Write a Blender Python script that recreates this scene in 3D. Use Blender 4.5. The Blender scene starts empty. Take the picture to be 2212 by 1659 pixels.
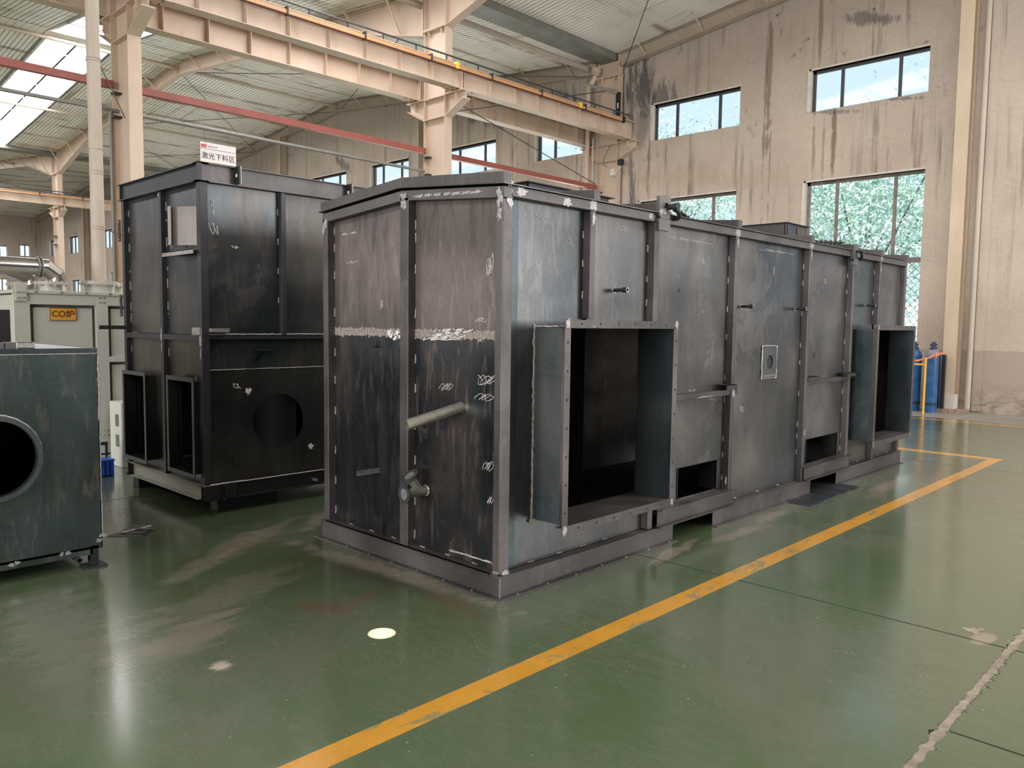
import bpy, math, random
from mathutils import Vector, Matrix
random.seed(7)
R = math.radians
COL = bpy.context.scene.collection
SC = bpy.context.scene

# ------------------------------------------------------------------ camera
YAW, PITCH, ROLL, FPX = R(43.9870862), R(4.37431261), R(0.7055381), 1712.7258
CAM = Vector((-3.1573467, -3.12587014, 1.6))
fw = Vector((math.cos(YAW)*math.cos(PITCH), math.sin(YAW)*math.cos(PITCH), -math.sin(PITCH)))
rt0 = Vector((math.sin(YAW), -math.cos(YAW), 0)); up0 = rt0.cross(fw)
rt = rt0*math.cos(ROLL) + up0*math.sin(ROLL); up = -rt0*math.sin(ROLL) + up0*math.cos(ROLL)
cd = bpy.data.cameras.new('camera'); cam = bpy.data.objects.new('camera', cd); COL.objects.link(cam)
cam.matrix_world = Matrix(((rt.x, up.x, -fw.x, CAM.x), (rt.y, up.y, -fw.y, CAM.y), (rt.z, up.z, -fw.z, CAM.z), (0, 0, 0, 1)))
cd.sensor_width = 36; cd.lens = 36*FPX/2212; cd.clip_start = .05; cd.clip_end = 400
SC.camera = cam

# ------------------------------------------------------------------ world, sun, lights, exposure
vs = SC.view_settings
vs.view_transform = 'Standard'; vs.look = 'None'; vs.gamma = 1; vs.exposure = 0.37; vs.use_curve_mapping = False
SC.cycles.use_denoising = True
SC.cycles.max_bounces = 8; SC.cycles.diffuse_bounces = 4; SC.cycles.glossy_bounces = 4; SC.cycles.transparent_max_bounces = 12
SC.cycles.sample_clamp_indirect = 6
w = bpy.data.worlds.new('sky'); SC.world = w; w.use_nodes = True
nt = w.node_tree; nt.nodes.clear()
tc = nt.nodes.new('ShaderNodeTexCoord'); sx = nt.nodes.new('ShaderNodeSeparateXYZ'); cr = nt.nodes.new('ShaderNodeValToRGB')
bg = nt.nodes.new('ShaderNodeBackground'); ou = nt.nodes.new('ShaderNodeOutputWorld')
cr.color_ramp.elements[0].position = 0.0; cr.color_ramp.elements[0].color = (.74, .84, 1, 1)
cr.color_ramp.elements[1].position = .9; cr.color_ramp.elements[1].color = (.36, .54, .95, 1)
e = cr.color_ramp.elements.new(.35); e.color = (.60, .74, .99, 1)
nt.links.new(tc.outputs['Generated'], sx.inputs[0]); nt.links.new(sx.outputs['Z'], cr.inputs[0])
nt.links.new(cr.outputs[0], bg.inputs['Color']); nt.links.new(bg.outputs[0], ou.inputs[0]); bg.inputs['Strength'].default_value = 1.0
sd = bpy.data.lights.new('sun', 'SUN'); sd.energy = 5.0; sd.angle = R(1); sd.color = (1, .95, .86)
so = bpy.data.objects.new('sun', sd); COL.objects.link(so); so.rotation_euler = Vector((.52, .5, -.9)).to_track_quat('-Z', 'Y').to_euler()

def area(name, loc, direction, sx_, sy_, power, col=(1, 1, 1)):  # rectangular lamp set in an opening
    l = bpy.data.lights.new(name, 'AREA'); l.shape = 'RECTANGLE'; l.size = sx_; l.size_y = sy_; l.energy = power; l.color = col
    o = bpy.data.objects.new(name, l); COL.objects.link(o); o.location = loc
    o.rotation_euler = Vector(direction).to_track_quat('-Z', 'Y').to_euler()
    return o
# daylight lamps: the side windows, then fill lamps added in unseen gates and end windows
area('side_window_light', (10.6, -14.55, 3.4), (-.1, 1, .3), 6.4, 3.4, 1050, (.93, .97, 1))
area('unseen_gate_fill', (-21.3, -2.6, 2.7), (1, 0, .05), 9, 5, 2400, (.97, .98, 1))  # added lamp in an unseen gate, lightens the left side
area('unseen_gate_fill_far', (-21.3, 22, 2.7), (1, 0, .35), 9, 5, 420, (1, .98, .95))  # second added gate lamp, tilted up at the middle bay roof
for y0_, y1_ in ((10.7, 12.58), (14.24, 16.6), (18.42, 20.55), (22.1, 24.5), (30.3, 32.6)):   # fill lamps added outside hidden low windows to brighten the roof
    area('low_window_fill', (14.35, (y0_+y1_)/2, 3.0), (-1, 0, .45), 2.2, 3.2, 150, (.98, 1, .95))
SKYLIGHT = 14.0     # strength of the translucent roof sheets
# small spot of sun through a nail hole in the roof
sp = bpy.data.lights.new('roof_hole_sun', 'SPOT'); sp.energy = 42000; sp.spot_size = R(1.0); sp.spot_blend = .25; sp.shadow_soft_size = .004; sp.color = (1, .97, .86)
spo = bpy.data.objects.new('roof_hole_sun', sp); COL.objects.link(spo); spo.location = (-2.0, -1.35, 8.2)
spo.rotation_euler = (Vector((-.753, .105, 0)) - spo.location).to_track_quat('-Z', 'Y').to_euler()

# ------------------------------------------------------------------ materials
def newmat(name):
    m = bpy.data.materials.new(name); m.use_nodes = True
    n = m.node_tree; b = n.nodes['Principled BSDF']
    return m, n, b
def texco(n, scale=(1, 1, 1), rnd=True):
    tc = n.nodes.new('ShaderNodeTexCoord'); mp = n.nodes.new('ShaderNodeMapping'); mp.inputs['Scale'].default_value = scale
    if rnd:
        oi = n.nodes.new('ShaderNodeObjectInfo'); mu = n.nodes.new('ShaderNodeVectorMath'); mu.operation = 'MULTIPLY_ADD'
        mu.inputs[0].default_value = (1, 1, 1)
        n.links.new(oi.outputs['Random'], mu.inputs[0]); mu.inputs[1].default_value = (37, 23, 11)
        n.links.new(tc.outputs['Object'], mu.inputs[2]); n.links.new(mu.outputs[0], mp.inputs['Vector'])
    else:
        n.links.new(tc.outputs['Object'], mp.inputs['Vector'])
    return mp.outputs[0]
def noise(n, vec, scale, detail=5, rough=.6, dist=0.0):
    t = n.nodes.new('ShaderNodeTexNoise'); t.inputs['Scale'].default_value = scale; t.inputs['Detail'].default_value = detail
    t.inputs['Roughness'].default_value = rough; t.inputs['Distortion'].default_value = dist
    n.links.new(vec, t.inputs['Vector']); return t.outputs['Fac']
def ramp(n, fac, stops):
    r = n.nodes.new('ShaderNodeValToRGB'); el = r.color_ramp.elements
    while len(el) < len(stops): el.new(.5)
    for e_, (p, c) in zip(el, stops):
        e_.position = p; e_.color = (c if len(c) == 4 else (*c, 1)) if isinstance(c, (tuple, list)) else (c, c, c, 1)
    n.links.new(fac, r.inputs[0]); return r.outputs[0]
def mix(n, fac, a, b, mode='MIX'):
    m = n.nodes.new('ShaderNodeMix'); m.data_type = 'RGBA'; m.blend_type = mode
    for s, v in ((m.inputs[0], fac), (m.inputs[6], a), (m.inputs[7], b)):
        if hasattr(v, 'default_value') or hasattr(v, 'is_linked'): n.links.new(v, s)
        elif isinstance(v, (int, float)): s.default_value = v
        else: s.default_value = (*v, 1) if len(v) == 3 else v
    return m.outputs[2]
def bump(n, b, fac, strength, dist=.01):
    bp = n.nodes.new('ShaderNodeBump'); bp.inputs['Strength'].default_value = strength; bp.inputs['Distance'].default_value = dist
    n.links.new(fac, bp.inputs['Height']); n.links.new(bp.outputs[0], b.inputs['Normal'])
def plain(name, col, rough=.6, metal=0.0, var=.12, scale=6, spec=.5):
    m, n, b = newmat(name)
    f = noise(n, texco(n), scale, 5)
    c = ramp(n, f, [(.3, tuple(x*(1-var) for x in col)), (.7, tuple(min(1, x*(1+var)) for x in col))])
    n.links.new(c, b.inputs['Base Color']); b.inputs['Roughness'].default_value = rough; b.inputs['Metallic'].default_value = metal
    b.inputs['Specular IOR Level'].default_value = spec
    return m
def steel(name, c0, c1, c2, rough=.4, metal=.75, blotch=1.3, streak=.0, bmp=.15, specks=True, peel=.5):
    """hot rolled plate: mill scale in three soft tones, sharp edged peeled patches, drip streaks, scratches"""
    m, n, b = newmat(name)
    v = texco(n, (1, 1, .6)); f = noise(n, v, blotch, 6, .55, .5)
    c = ramp(n, f, [(.34, c0), (.5, c1), (.64, c2)])
    v2 = texco(n, (1, 1, 1))
    # broad soft bands, glossy reflection put into the plate's colour
    bnd = noise(n, texco(n, (.35, .35, 1.6)), 1.3, 3, .5)
    c = mix(n, 1, c, ramp(n, bnd, [(.35, .74), (.5, 1.0), (.65, 1.22)]), 'MULTIPLY')
    # peeled scale with crisp outlines
    p = noise(n, v2, 1.9, 9, .68, .5); q = noise(n, v2, .8, 3, .5)
    pm = mix(n, 1, ramp(n, p, [(.545, 0), (.555, 1)]), ramp(n, q, [(.48, 0), (.56, peel)]), 'MULTIPLY')
    c = mix(n, pm, c, tuple(x*1.25 for x in c2))
    po = mix(n, 1, ramp(n, p, [(.538, 0), (.545, 1), (.552, 0)]), ramp(n, q, [(.47, 0), (.55, .45)]), 'MULTIPLY')
    c = mix(n, po, c, tuple(x*.45 for x in c0))
    if streak:
        s = noise(n, texco(n, (5, 5, .9)), 2.0, 5, .62, .6)
        s3 = noise(n, v2, .9, 3, .5)
        sm = mix(n, 1, ramp(n, s, [(.5, 0), (.60, 1)]), ramp(n, s3, [(.42, 0), (.6, min(1, streak*1.4))]), 'MULTIPLY')
        c = mix(n, sm, c, tuple(x*.42 for x in c1))
        s4 = noise(n, texco(n, (6, 6, 1.1)), 3.1, 5, .65, .8)
        c = mix(n, mix(n, 1, ramp(n, s4, [(.54, 0), (.62, 1)]), ramp(n, s3, [(.42, min(.75, streak)), (.62, .1)]), 'MULTIPLY'), c, tuple(x*1.8 for x in c2))
    g = noise(n, v2, 7, 8, .75, 1.4)
    c = mix(n, ramp(n, g, [(.494, 0), (.5, .35), (.506, 0)]), c, tuple(x*1.8 for x in c2))
    if specks:
        k = noise(n, v2, 42, 3, .6); c = mix(n, ramp(n, k, [(.74, 0), (.78, .7)]), c, (.3, .28, .25))
    n.links.new(c, b.inputs['Base Color'])
    rr = n.nodes.new('ShaderNodeMapRange'); rr.inputs[1].default_value = .3; rr.inputs[2].default_value = .7; rr.inputs[3].default_value = rough-.08; rr.inputs[4].default_value = rough+.14
    n.links.new(f, rr.inputs[0]); n.links.new(rr.outputs[0], b.inputs['Roughness']); b.inputs['Metallic'].default_value = metal
    bump(n, b, noise(n, v2, 1.1, 3, .4), bmp, .03)
    return m
M = {}
M['side'] = steel('mill_scale_grey', (.076, .088, .098), (.114, .112, .112), (.165, .155, .145), .33, .82, 1.2, .14, peel=.4)
M['side_blue'] = steel('mill_scale_blue', (.045, .065, .075), (.07, .09, .097), (.11, .113, .112), .38, .72, 1.4, .12, peel=.3)
M['brown'] = steel('mill_scale_brown', (.085, .078, .078), (.138, .112, .105), (.16, .13, .12), .42, .65, .9, .5, peel=.2)
M['dark'] = steel('mill_scale_dark', (.018, .022, .026), (.040, .044, .048), (.085, .068, .06), .34, .7, 1.7, 1.0, peel=.3)
M['frame'] = steel('section_steel', (.078, .07, .07), (.105, .093, .09), (.13, .116, .112), .42, .62, 2.2, .1, .05, False, .3)
M['blue2'] = steel('mill_scale_slate', (.045, .06, .07), (.078, .084, .088), (.125, .113, .102), .32, .8, .95, .2)
M['dark2'] = steel('mill_scale_black', (.055, .057, .06), (.09, .086, .082), (.13, .115, .10), .29, .78, 1.1, .25)
M['green2'] = steel('mill_scale_green', (.034, .05, .05), (.056, .080, .084), (.12, .105, .085), .27, .75, .8, .3, peel=.25)
M['black'] = plain('black_steel', (.022, .022, .024), .5, .4)
M['gunmetal'] = plain('dark_section_steel', (.05, .05, .054), .45, .6)
M['bare'] = plain('ground_bare_steel', (.36, .34, .33), .45, .7, .35, 45)
M['weld'] = plain('weld_bead', (.42, .39, .36), .5, .6, .4, 70)
M['chalk'] = plain('chalk', (.62, .6, .57), .9, 0, .25, 80)
M['crust'] = plain('spatter_crust', (.27, .225, .195), .8, .1, .5, 60)
M['inside'] = plain('shade_black_plate', (.012, .012, .013), .6, .2)  # interior darkness put into a near-black colour
M['galv'] = plain('galvanised', (.52, .52, .48), .28, .8, .2, 14)
M['galv_duct'] = plain('galvanised_duct', (.44, .42, .40), .24, .95, .12, 5)
M['cream_unit'] = plain('pale_grey_green_paint', (.44, .43, .37), .45, 0, .04, 3)
M['cream_dark'] = plain('recess_seal', (.10, .105, .085), .8)
M['white_unit'] = plain('white_paint', (.62, .60, .55), .5, 0, .06, 3)
M['vent_grey'] = plain('grey_grille', (.13, .15, .12), .6)
M['signpaint'] = plain('sign_white', (.74, .68, .66), .5, 0, .05, 4)
M['signred'] = plain('sign_red', (.55, .03, .05), .5)
M['signink'] = plain('sign_ink', (.045, .02, .015), .6)
M['signyellow'] = plain('sign_amber', (.60, .29, .03), .5, 0, .05)
M['signbrown'] = plain('sign_brown_ink', (.10, .022, .006), .6)
M['red'] = plain('red_oxide_paint', (.30, .078, .058), .5, 0, .15, 3)
M['greypipe'] = plain('grey_conduit', (.22, .21, .19), .5, .2)
M['orange'] = plain('orange_busbar', (.50, .26, .12), .5, 0, .12, 4)
M['yellow'] = plain('yellow_paint', (.82, .42, .05), .5)
M['yellowclip'] = plain('yellow_clip', (.85, .6, .05), .5)
M['bluecyl'] = plain('cylinder_blue', (.018, .095, .24), .45, 0, .35, 9)
M['cylgrey'] = plain('cylinder_shoulder', (.20, .20, .22), .6, 0, .3, 9)
M['valve'] = plain('valve_blue_black', (.02, .04, .08), .5)
M['strap'] = plain('orange_strap', (.80, .25, .12), .7)
M['basket'] = plain('blue_plastic', (.02, .08, .42), .4)
M['rubber'] = plain('black_rubber', (.012, .012, .013), .6)
M['cable'] = plain('dark_cable', (.04, .045, .045), .5)
M['plasterstrip'] = plain('pale_plaster', (.52, .46, .40), .9, 0, .2, 8)
M['gutter'] = plain('grey_gutter', (.20, .20, .17), .5, .2, .25, 2)
M['brick'] = plain('brick', (.33, .23, .17), .9, 0, .3, 10)
M['mattdark'] = plain('dark_grating', (.055, .07, .09), .4, .5, .6, 12)
M['winframe'] = plain('dark_window_frame', (.055, .05, .045), .6)
M['winframe2'] = plain('weathered_window_frame', (.20, .16, .13), .7, 0, .3, 6)
M['reveal'] = plain('limewash', (.60, .54, .46), .9, 0, .12, 5)
M['leafwhite'] = plain('rendered_white_wall', (.80, .80, .80), .9)
M['bark'] = plain('bark', (.16, .13, .12), .9)

def cream_paint(name, base, grime):
    m, n, b = newmat(name)
    v = texco(n, (1, 1, .5)); f = noise(n, v, 2.0, 6, .6)
    c = ramp(n, f, [(.3, tuple(x*.86 for x in base)), (.65, base)])
    g = noise(n, texco(n, (3, 3, .5)), 1.6, 7, .7)
    c = mix(n, ramp(n, g, [(.55, 0), (.8, .55)]), c, grime)
    k = noise(n, texco(n), 26, 3); c = mix(n, ramp(n, k, [(.74, 0), (.78, .7)]), c, (.20, .13, .08))
    n.links.new(c, b.inputs['Base Color']); b.inputs['Roughness'].default_value = .55; return m
M['paint'] = cream_paint('cream_structural_paint', (.60, .46, .35), (.33, .22, .15))
M['paint_far'] = cream_paint('cream_structural_paint_aged', (.46, .37, .29), (.24, .17, .12))
M['paint_yel'] = cream_paint('yellowed_paint', (.60, .47, .335), (.42, .29, .18))
M['paint_pipe'] = cream_paint('pale_pipe_paint', (.50, .42, .34), (.30, .23, .17))

def soft(n, c, cx_, cy_, ang, rx, ry, col, amt, wob=.25, nz=None, yz=False):
    """soft edged stain lying at a fixed place on the floor"""
    tc = n.nodes.new('ShaderNodeTexCoord'); mp = n.nodes.new('ShaderNodeMapping'); mp.vector_type = 'TEXTURE'
    mp.inputs['Location'].default_value = (cx_, cy_, 0); mp.inputs['Rotation'].default_value = (0, 0, R(ang)); mp.inputs['Scale'].default_value = (rx, ry, 1)
    src = tc.outputs['Object']
    if yz:
        se = n.nodes.new('ShaderNodeSeparateXYZ'); co = n.nodes.new('ShaderNodeCombineXYZ'); n.links.new(src, se.inputs[0]); n.links.new(se.outputs['Y'], co.inputs['X']); n.links.new(se.outputs['Z'], co.inputs['Y']); src = co.outputs[0]
    n.links.new(src, mp.inputs['Vector'])
    fl = n.nodes.new('ShaderNodeVectorMath'); fl.operation = 'MULTIPLY'; fl.inputs[1].default_value = (1, 1, 0); n.links.new(mp.outputs[0], fl.inputs[0])
    ln = n.nodes.new('ShaderNodeVectorMath'); ln.operation = 'LENGTH'; n.links.new(fl.outputs[0], ln.inputs[0])
    ad = n.nodes.new('ShaderNodeMath'); ad.operation = 'MULTIPLY_ADD'; n.links.new(nz, ad.inputs[0]); ad.inputs[1].default_value = wob*6; n.links.new(ln.outputs['Value'], ad.inputs[2])
    mr = n.nodes.new('ShaderNodeMapRange'); mr.interpolation_type = 'SMOOTHSTEP'; mr.inputs[1].default_value = 1.15+wob*3; mr.inputs[2].default_value = .45+wob*3; mr.inputs[3].default_value = 0; mr.inputs[4].default_value = amt
    n.links.new(ad.outputs[0], mr.inputs[0]); return mix(n, mr.outputs[0], c, col)
def wall_mat(name, hi, lo, dark, dado=None):
    m, n, b = newmat(name)
    tcn = n.nodes.new('ShaderNodeTexCoord')
    v = texco(n, (1, 1, 1), False)
    f = noise(n, v, .55, 7, .62, .4)
    c = ramp(n, f, [(.3, lo), (.62, hi)])
    # rain streaks running down the plaster
    s = noise(n, texco(n, (3.4, 3.4, .16), False), 1.5, 6, .68, .15)
    s2 = noise(n, texco(n, (.5, .5, .35), False), 1.0, 3, .5)
    sm = mix(n, 1.0, ramp(n, s, [(.53, 0), (.64, .85)]), ramp(n, s2, [(.42, 0), (.62, 1)]), 'MULTIPLY')
    c = mix(n, sm, c, tuple(x*.42 for x in lo))
    # mould and flaking, mostly high on the wall
    sep = n.nodes.new('ShaderNodeSeparateXYZ'); n.links.new(tcn.outputs['Object'], sep.inputs[0])
    mr = n.nodes.new('ShaderNodeMapRange'); mr.inputs[1].default_value = 5.2; mr.inputs[2].default_value = 8.6; n.links.new(sep.outputs['Z'], mr.inputs[0])
    c = mix(n, mix(n, mr.outputs[0], (0, 0, 0), (.42, .42, .42)), c, dark)
    p = noise(n, v, 1.6, 10, .78, .9)
    pm = mix(n, 1.0, ramp(n, p, [(.60, 0), (.64, 1)]), mix(n, mr.outputs[0], (.12, .12, .12), (1, 1, 1)), 'MULTIPLY')
    c = mix(n, pm, c, (.07, .07, .068))
    q = noise(n, texco(n, (1, 1, 1.6), False), 3.1, 9, .8, 1.5)
    c = mix(n, ramp(n, q, [(.485, 0), (.5, .5), (.515, 0)]), c, tuple(x*.55 for x in lo))
    wn = noise(n, texco(n, (2.5, 2.5, .7), False), 1.3, 9, .75, .8); G = (.16, .145, .13); K = (.06, .062, .066); BR = (.20, .13, .085)
    for a in ((8.9, 7.7, 80, .8, .45, K, .85), (8.35, 7.3, 60, .7, .35, K, .6), (9.2, 6.3, 90, 1.6, .10, G, .8), (8.7, 5.9, 90, .9, .06, BR, .8), (9.1, 4.6, 90, 1.3, .09, K, .6), (3.2, 7.9, 15, .6, .12, K, .6), (2.3, 8.2, 10, .5, .1, K, .5),
              (5.50, 7.0, 90, 1.9, .06, BR, .75), (5.58, 6.3, 90, 2.2, .035, G, .7), (5.42, 5.2, 90, 1.2, .03, BR, .6), (4.36, 7.9, 90, .8, .04, BR, .6), (3.98, 5.6, 90, .75, .05, BR, .85), (4.42, 5.5, 90, .7, .03, BR, .6), (4.2, 5.4, 90, .7, .03, BR, .5), (2.4, 5.6, 90, .6, .03, BR, .5),
              (8.2, 5.7, 90, .35, .02, BR, .7), (4.0, 6.18, 8, .5, .05, K, .5), (2.6, 6.20, 8, .35, .05, K, .6), (8.9, 6.9, 90, 1.0, .25, G, .5), (12.0, 7.9, 20, .8, .25, K, .5), (14.6, 7.85, 15, 1.0, .25, K, .6), (22.3, 7.4, 30, .55, .2, K, .6), (.3, 7.8, 90, .4, .3, K, .6), (10.9, 5.3, 90, .9, .05, K, .6),
              (6.0, 5.0, 5, 1.2, .25, (.40, .31, .24), .5), (7.5, 5.25, 5, 1.4, .3, (.42, .33, .25), .6), (-.3, 6.0, 90, 1.6, .04, BR, .5), (.45, 5.0, 90, 1.8, .04, BR, .5)):
        c = soft(n, c, *a, wob=.9, nz=wn, yz=True)
    if dado:
        st = n.nodes.new('ShaderNodeMath'); st.operation = 'LESS_THAN'; n.links.new(sep.outputs['Z'], st.inputs[0]); st.inputs[1].default_value = 1.19
        c = mix(n, st.outputs[0], c, dado)
        lf = noise(n, texco(n, (1, 1, 2.6), False), 2.6, 9, .72, .8)
        lm = n.nodes.new('ShaderNodeMapRange'); lm.inputs[1].default_value = .62; lm.inputs[2].default_value = .1; n.links.new(sep.outputs['Z'], lm.inputs[0])
        c = mix(n, mix(n, 1, ramp(n, lf, [(.47, 0), (.55, .85)]), lm.outputs[0], 'MULTIPLY'), c, (.20, .16, .13))
        c = mix(n, mix(n, 1, ramp(n, lf, [(.36, .8), (.42, 0)]), lm.outputs[0], 'MULTIPLY'), c, (.50, .43, .35))
    n.links.new(c, b.inputs['Base Color']); b.inputs['Roughness'].default_value = .92
    bump(n, b, q, .25, .02)
    return m
M['wall'] = wall_mat('stained_plaster', (.56, .46, .375), (.45, .365, .30), (.30, .265, .235), (.37, .30, .24))

# corrugated sheets with rusty bands where the purlins run
m, n, b = newmat('corrugated_sheet'); M['roof'] = m
v = texco(n, (1, 1, 1), False); f = noise(n, v, .5, 5)
c = ramp(n, f, [(.3, (.76, .70, .62)), (.7, (.87, .81, .74))])
br = noise(n, texco(n, (.30, 2.2, 1), False), 1.6, 6, .65); bl = noise(n, v, .35, 3)
sy = n.nodes.new('ShaderNodeSeparateXYZ'); n.links.new(v, sy.inputs[0])
fy = n.nodes.new('ShaderNodeMath'); fy.operation = 'PINGPONG'; n.links.new(sy.outputs['Y'], fy.inputs[0]); fy.inputs[1].default_value = .81
pb = noise(n, v, .9, 5, .6)
c = mix(n, mix(n, 1, ramp(n, fy.outputs[0], [(0, .9), (.16, 0)]), ramp(n, pb, [(.42, .1), (.56, 1)]), 'MULTIPLY'), c, (.24, .145, .085))
c = mix(n, mix(n, 1, ramp(n, br, [(.54, 0), (.66, .8)]), ramp(n, bl, [(.45, .2), (.6, 1)]), 'MULTIPLY'), c, (.24, .16, .10))
br2 = noise(n, texco(n, (2.6, .14, 1), False), 1.5, 6, .65)
c = mix(n, ramp(n, br2, [(.58, 0), (.70, .75)]), c, (.25, .17, .11))
k = noise(n, texco(n, (1, 1, 1), False), 9, 2); c = mix(n, ramp(n, k, [(.76, 0), (.78, .8)]), c, (.07, .05, .04))
n.links.new(c, b.inputs['Base Color']); b.inputs['Roughness'].default_value = .5
# crease between the ribs, its shade put into a darker brown
M['crease'] = plain('rib_crease_shade', (.24, .19, .13), .8)

m, n, b = newmat('translucent_roof_sheet'); M['skysheet'] = m
v = texco(n, (.6, 2.2, 1), False); f = noise(n, v, 1.2, 5); c = ramp(n, f, [(.3, (.80, .74, .71)), (.6, (.93, .95, 1))])
b.inputs['Base Color'].default_value = (.6, .6, .6, 1); n.links.new(c, b.inputs['Emission Color']); b.inputs['Emission Strength'].default_value = SKYLIGHT

# green epoxy floor
DUST = (.26, .215, .165); RUST = (.13, .075, .05)
def floor_nodes(n):
    v = texco(n, (1, 1, 1), False)
    f = noise(n, v, .35, 6, .6, .3)
    c = ramp(n, f, [(.33, (.070, .098, .038)), (.52, (.078, .112, .055)), (.7, (.092, .122, .07))])
    # dust and worn grey-brown areas
    d = noise(n, texco(n, (1, 1, 1), False), .55, 9, .68, .9)
    c = mix(n, ramp(n, d, [(.48, 0), (.68, .6)]), c, (.125, .115, .08))
    d2 = noise(n, texco(n, (.8, .5, 1), False), 1.9, 10, .72, .25)
    c = mix(n, ramp(n, d2, [(.57, 0), (.70, .4)]), c, (.16, .14, .105))
    sc_ = noise(n, texco(n, (3, .9, 1), False), 2.2, 9, .8, .3)
    c = mix(n, ramp(n, sc_, [(.494, 0), (.5, .3), (.506, 0)]), c, (.30, .29, .24))
    vo = n.nodes.new('ShaderNodeTexVoronoi'); vo.inputs['Scale'].default_value = 7; n.links.new(texco(n, (1, 1.7, 1), False), vo.inputs['Vector'])
    c = mix(n, ramp(n, vo.outputs['Distance'], [(.035, .7), (.055, 0)]), c, (.38, .36, .30))
    dk = noise(n, v, 1.3, 6, .7); c = mix(n, ramp(n, dk, [(.62, 0), (.74, .5)]), c, (.05, .065, .035))
    w1 = noise(n, texco(n, (.8, 2.5, 1), False), 3.0, 8, .75, .6)
    for a in ((-.12, 1.0, 95, 1.15, .10, DUST, .75), (-.75, 2.0, 40, .8, .09, DUST, .5), (-.3, 2.2, 35, .7, .10, DUST, .55), (.45, 2.45, 35, .5, .12, DUST, .8), (.9, 2.35, 30, .22, .07, DUST, .8),
              (5.4, -.35, 5, .75, .12, DUST, .7), (1.6, -.14, 8, .40, .07, DUST, .8), (2.4, -.2, 0, .5, .08, DUST, .7), (3.1, -.12, 0, .4, .06, DUST, .6), (-1.0, 1.2, 20, .7, .22, DUST, .35), (-1.45, .75, 20, .4, .16, DUST, .55), (-1.52, .31, 20, .06, .045, (.5, .43, .35), .9), (1.43, -2.12, 0, .10, .06, DUST, .9),
              (-.75, .58, -70, .26, .09, RUST, .75), (-.50, .60, 10, .16, .05, RUST, .6), (-.25, .9, 95, .5, .08, (.06, .045, .03), .6), (-.2, .15, 80, .35, .09, RUST, .5), (6.9, -.1, 20, .2, .05, DUST, .7), (-1.9, 1.3, 80, .8, .25, (.17, .16, .12), .6)):
        c = soft(n, c, *a, wob=.6, nz=w1)
    return v, c, d
def _unused(): pass
def finish_floor(n, b, v, c, d, r0=.16, r1=.34):
    b.inputs['Coat Weight'].default_value = .6; b.inputs['Coat Roughness'].default_value = .14; b.inputs['Coat IOR'].default_value = 1.6
    n.links.new(c, b.inputs['Base Color'])
    rr = n.nodes.new('ShaderNodeMapRange'); rr.inputs[1].default_value = .35; rr.inputs[2].default_value = .7; rr.inputs[3].default_value = r0; rr.inputs[4].default_value = r1
    n.links.new(d, rr.inputs[0]); n.links.new(rr.outputs[0], b.inputs['Roughness'])
    bump(n, b, noise(n, v, 5, 2), .02, .01)
m, n, b = newmat('green_epoxy'); M['floor'] = m
v, c, d = floor_nodes(n); finish_floor(n, b, v, c, d)
m, n, b = newmat('worn_yellow_line_paint'); M['line'] = m
v, c, d = floor_nodes(n)
yc = ramp(n, noise(n, v, 3, 5), [(.3, (.52, .235, .015)), (.7, (.62, .30, .03))])
ch = noise(n, texco(n, (.7, 1.6, 1), False), 3.4, 10, .72, 1.0)
c2 = mix(n, ramp(n, ch, [(.57, 0), (.59, .8)]), yc, (.22, .20, .11))
c2 = mix(n, ramp(n, noise(n, v, 14, 8, .8, 2), [(.49, 0), (.5, .5), (.51, 0)]), c2, (.28, .19, .06))
finish_floor(n, b, v, c2, d, .2, .38)
M['concrete'] = plain('bare_concrete_floor', (.27, .245, .20), .6, 0, .2, 2)
M['joint'] = plain('joint_filler', (.06, .045, .035), .9, 0, .4, 12)
M['spalled'] = plain('spalled_joint', (.27, .22, .17), .95, 0, .35, 14)
M['dust'] = plain('dusty_patch', (.30, .26, .21), .8, 0, .25, 7)
M['stain'] = plain('rust_stain', (.13, .085, .055), .6, 0, .3, 7)

m = bpy.data.materials.new('window_glass'); m.use_nodes = True; M['glass'] = m
n = m.node_tree; n.nodes.clear()
tr = n.nodes.new('ShaderNodeBsdfTransparent'); gl = n.nodes.new('ShaderNodeBsdfGlossy'); gl.inputs['Roughness'].default_value = .05
tr.inputs['Color'].default_value = (.93, .97, .97, 1); mx = n.nodes.new('ShaderNodeMixShader'); mx.inputs[0].default_value = .012
oo = n.nodes.new('ShaderNodeOutputMaterial')
n.links.new(tr.outputs[0], mx.inputs[1]); n.links.new(gl.outputs[0], mx.inputs[2]); n.links.new(mx.outputs[0], oo.inputs[0])

m, n, b = newmat('leaves'); M['leaf'] = m
gi = n.nodes.new('ShaderNodeNewGeometry')
c = ramp(n, gi.outputs['Random Per Island'], [(0, (.30, .50, .46)), (.35, (.45, .66, .48)), (.6, (.68, .86, .64)), (.8, (.95, 1, .95)), (1, (1, 1, 1))])  # pale to white tones put overexposed daylight into the leaf colour
n.links.new(c, b.inputs['Base Color']); b.inputs['Roughness'].default_value = .35

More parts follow.
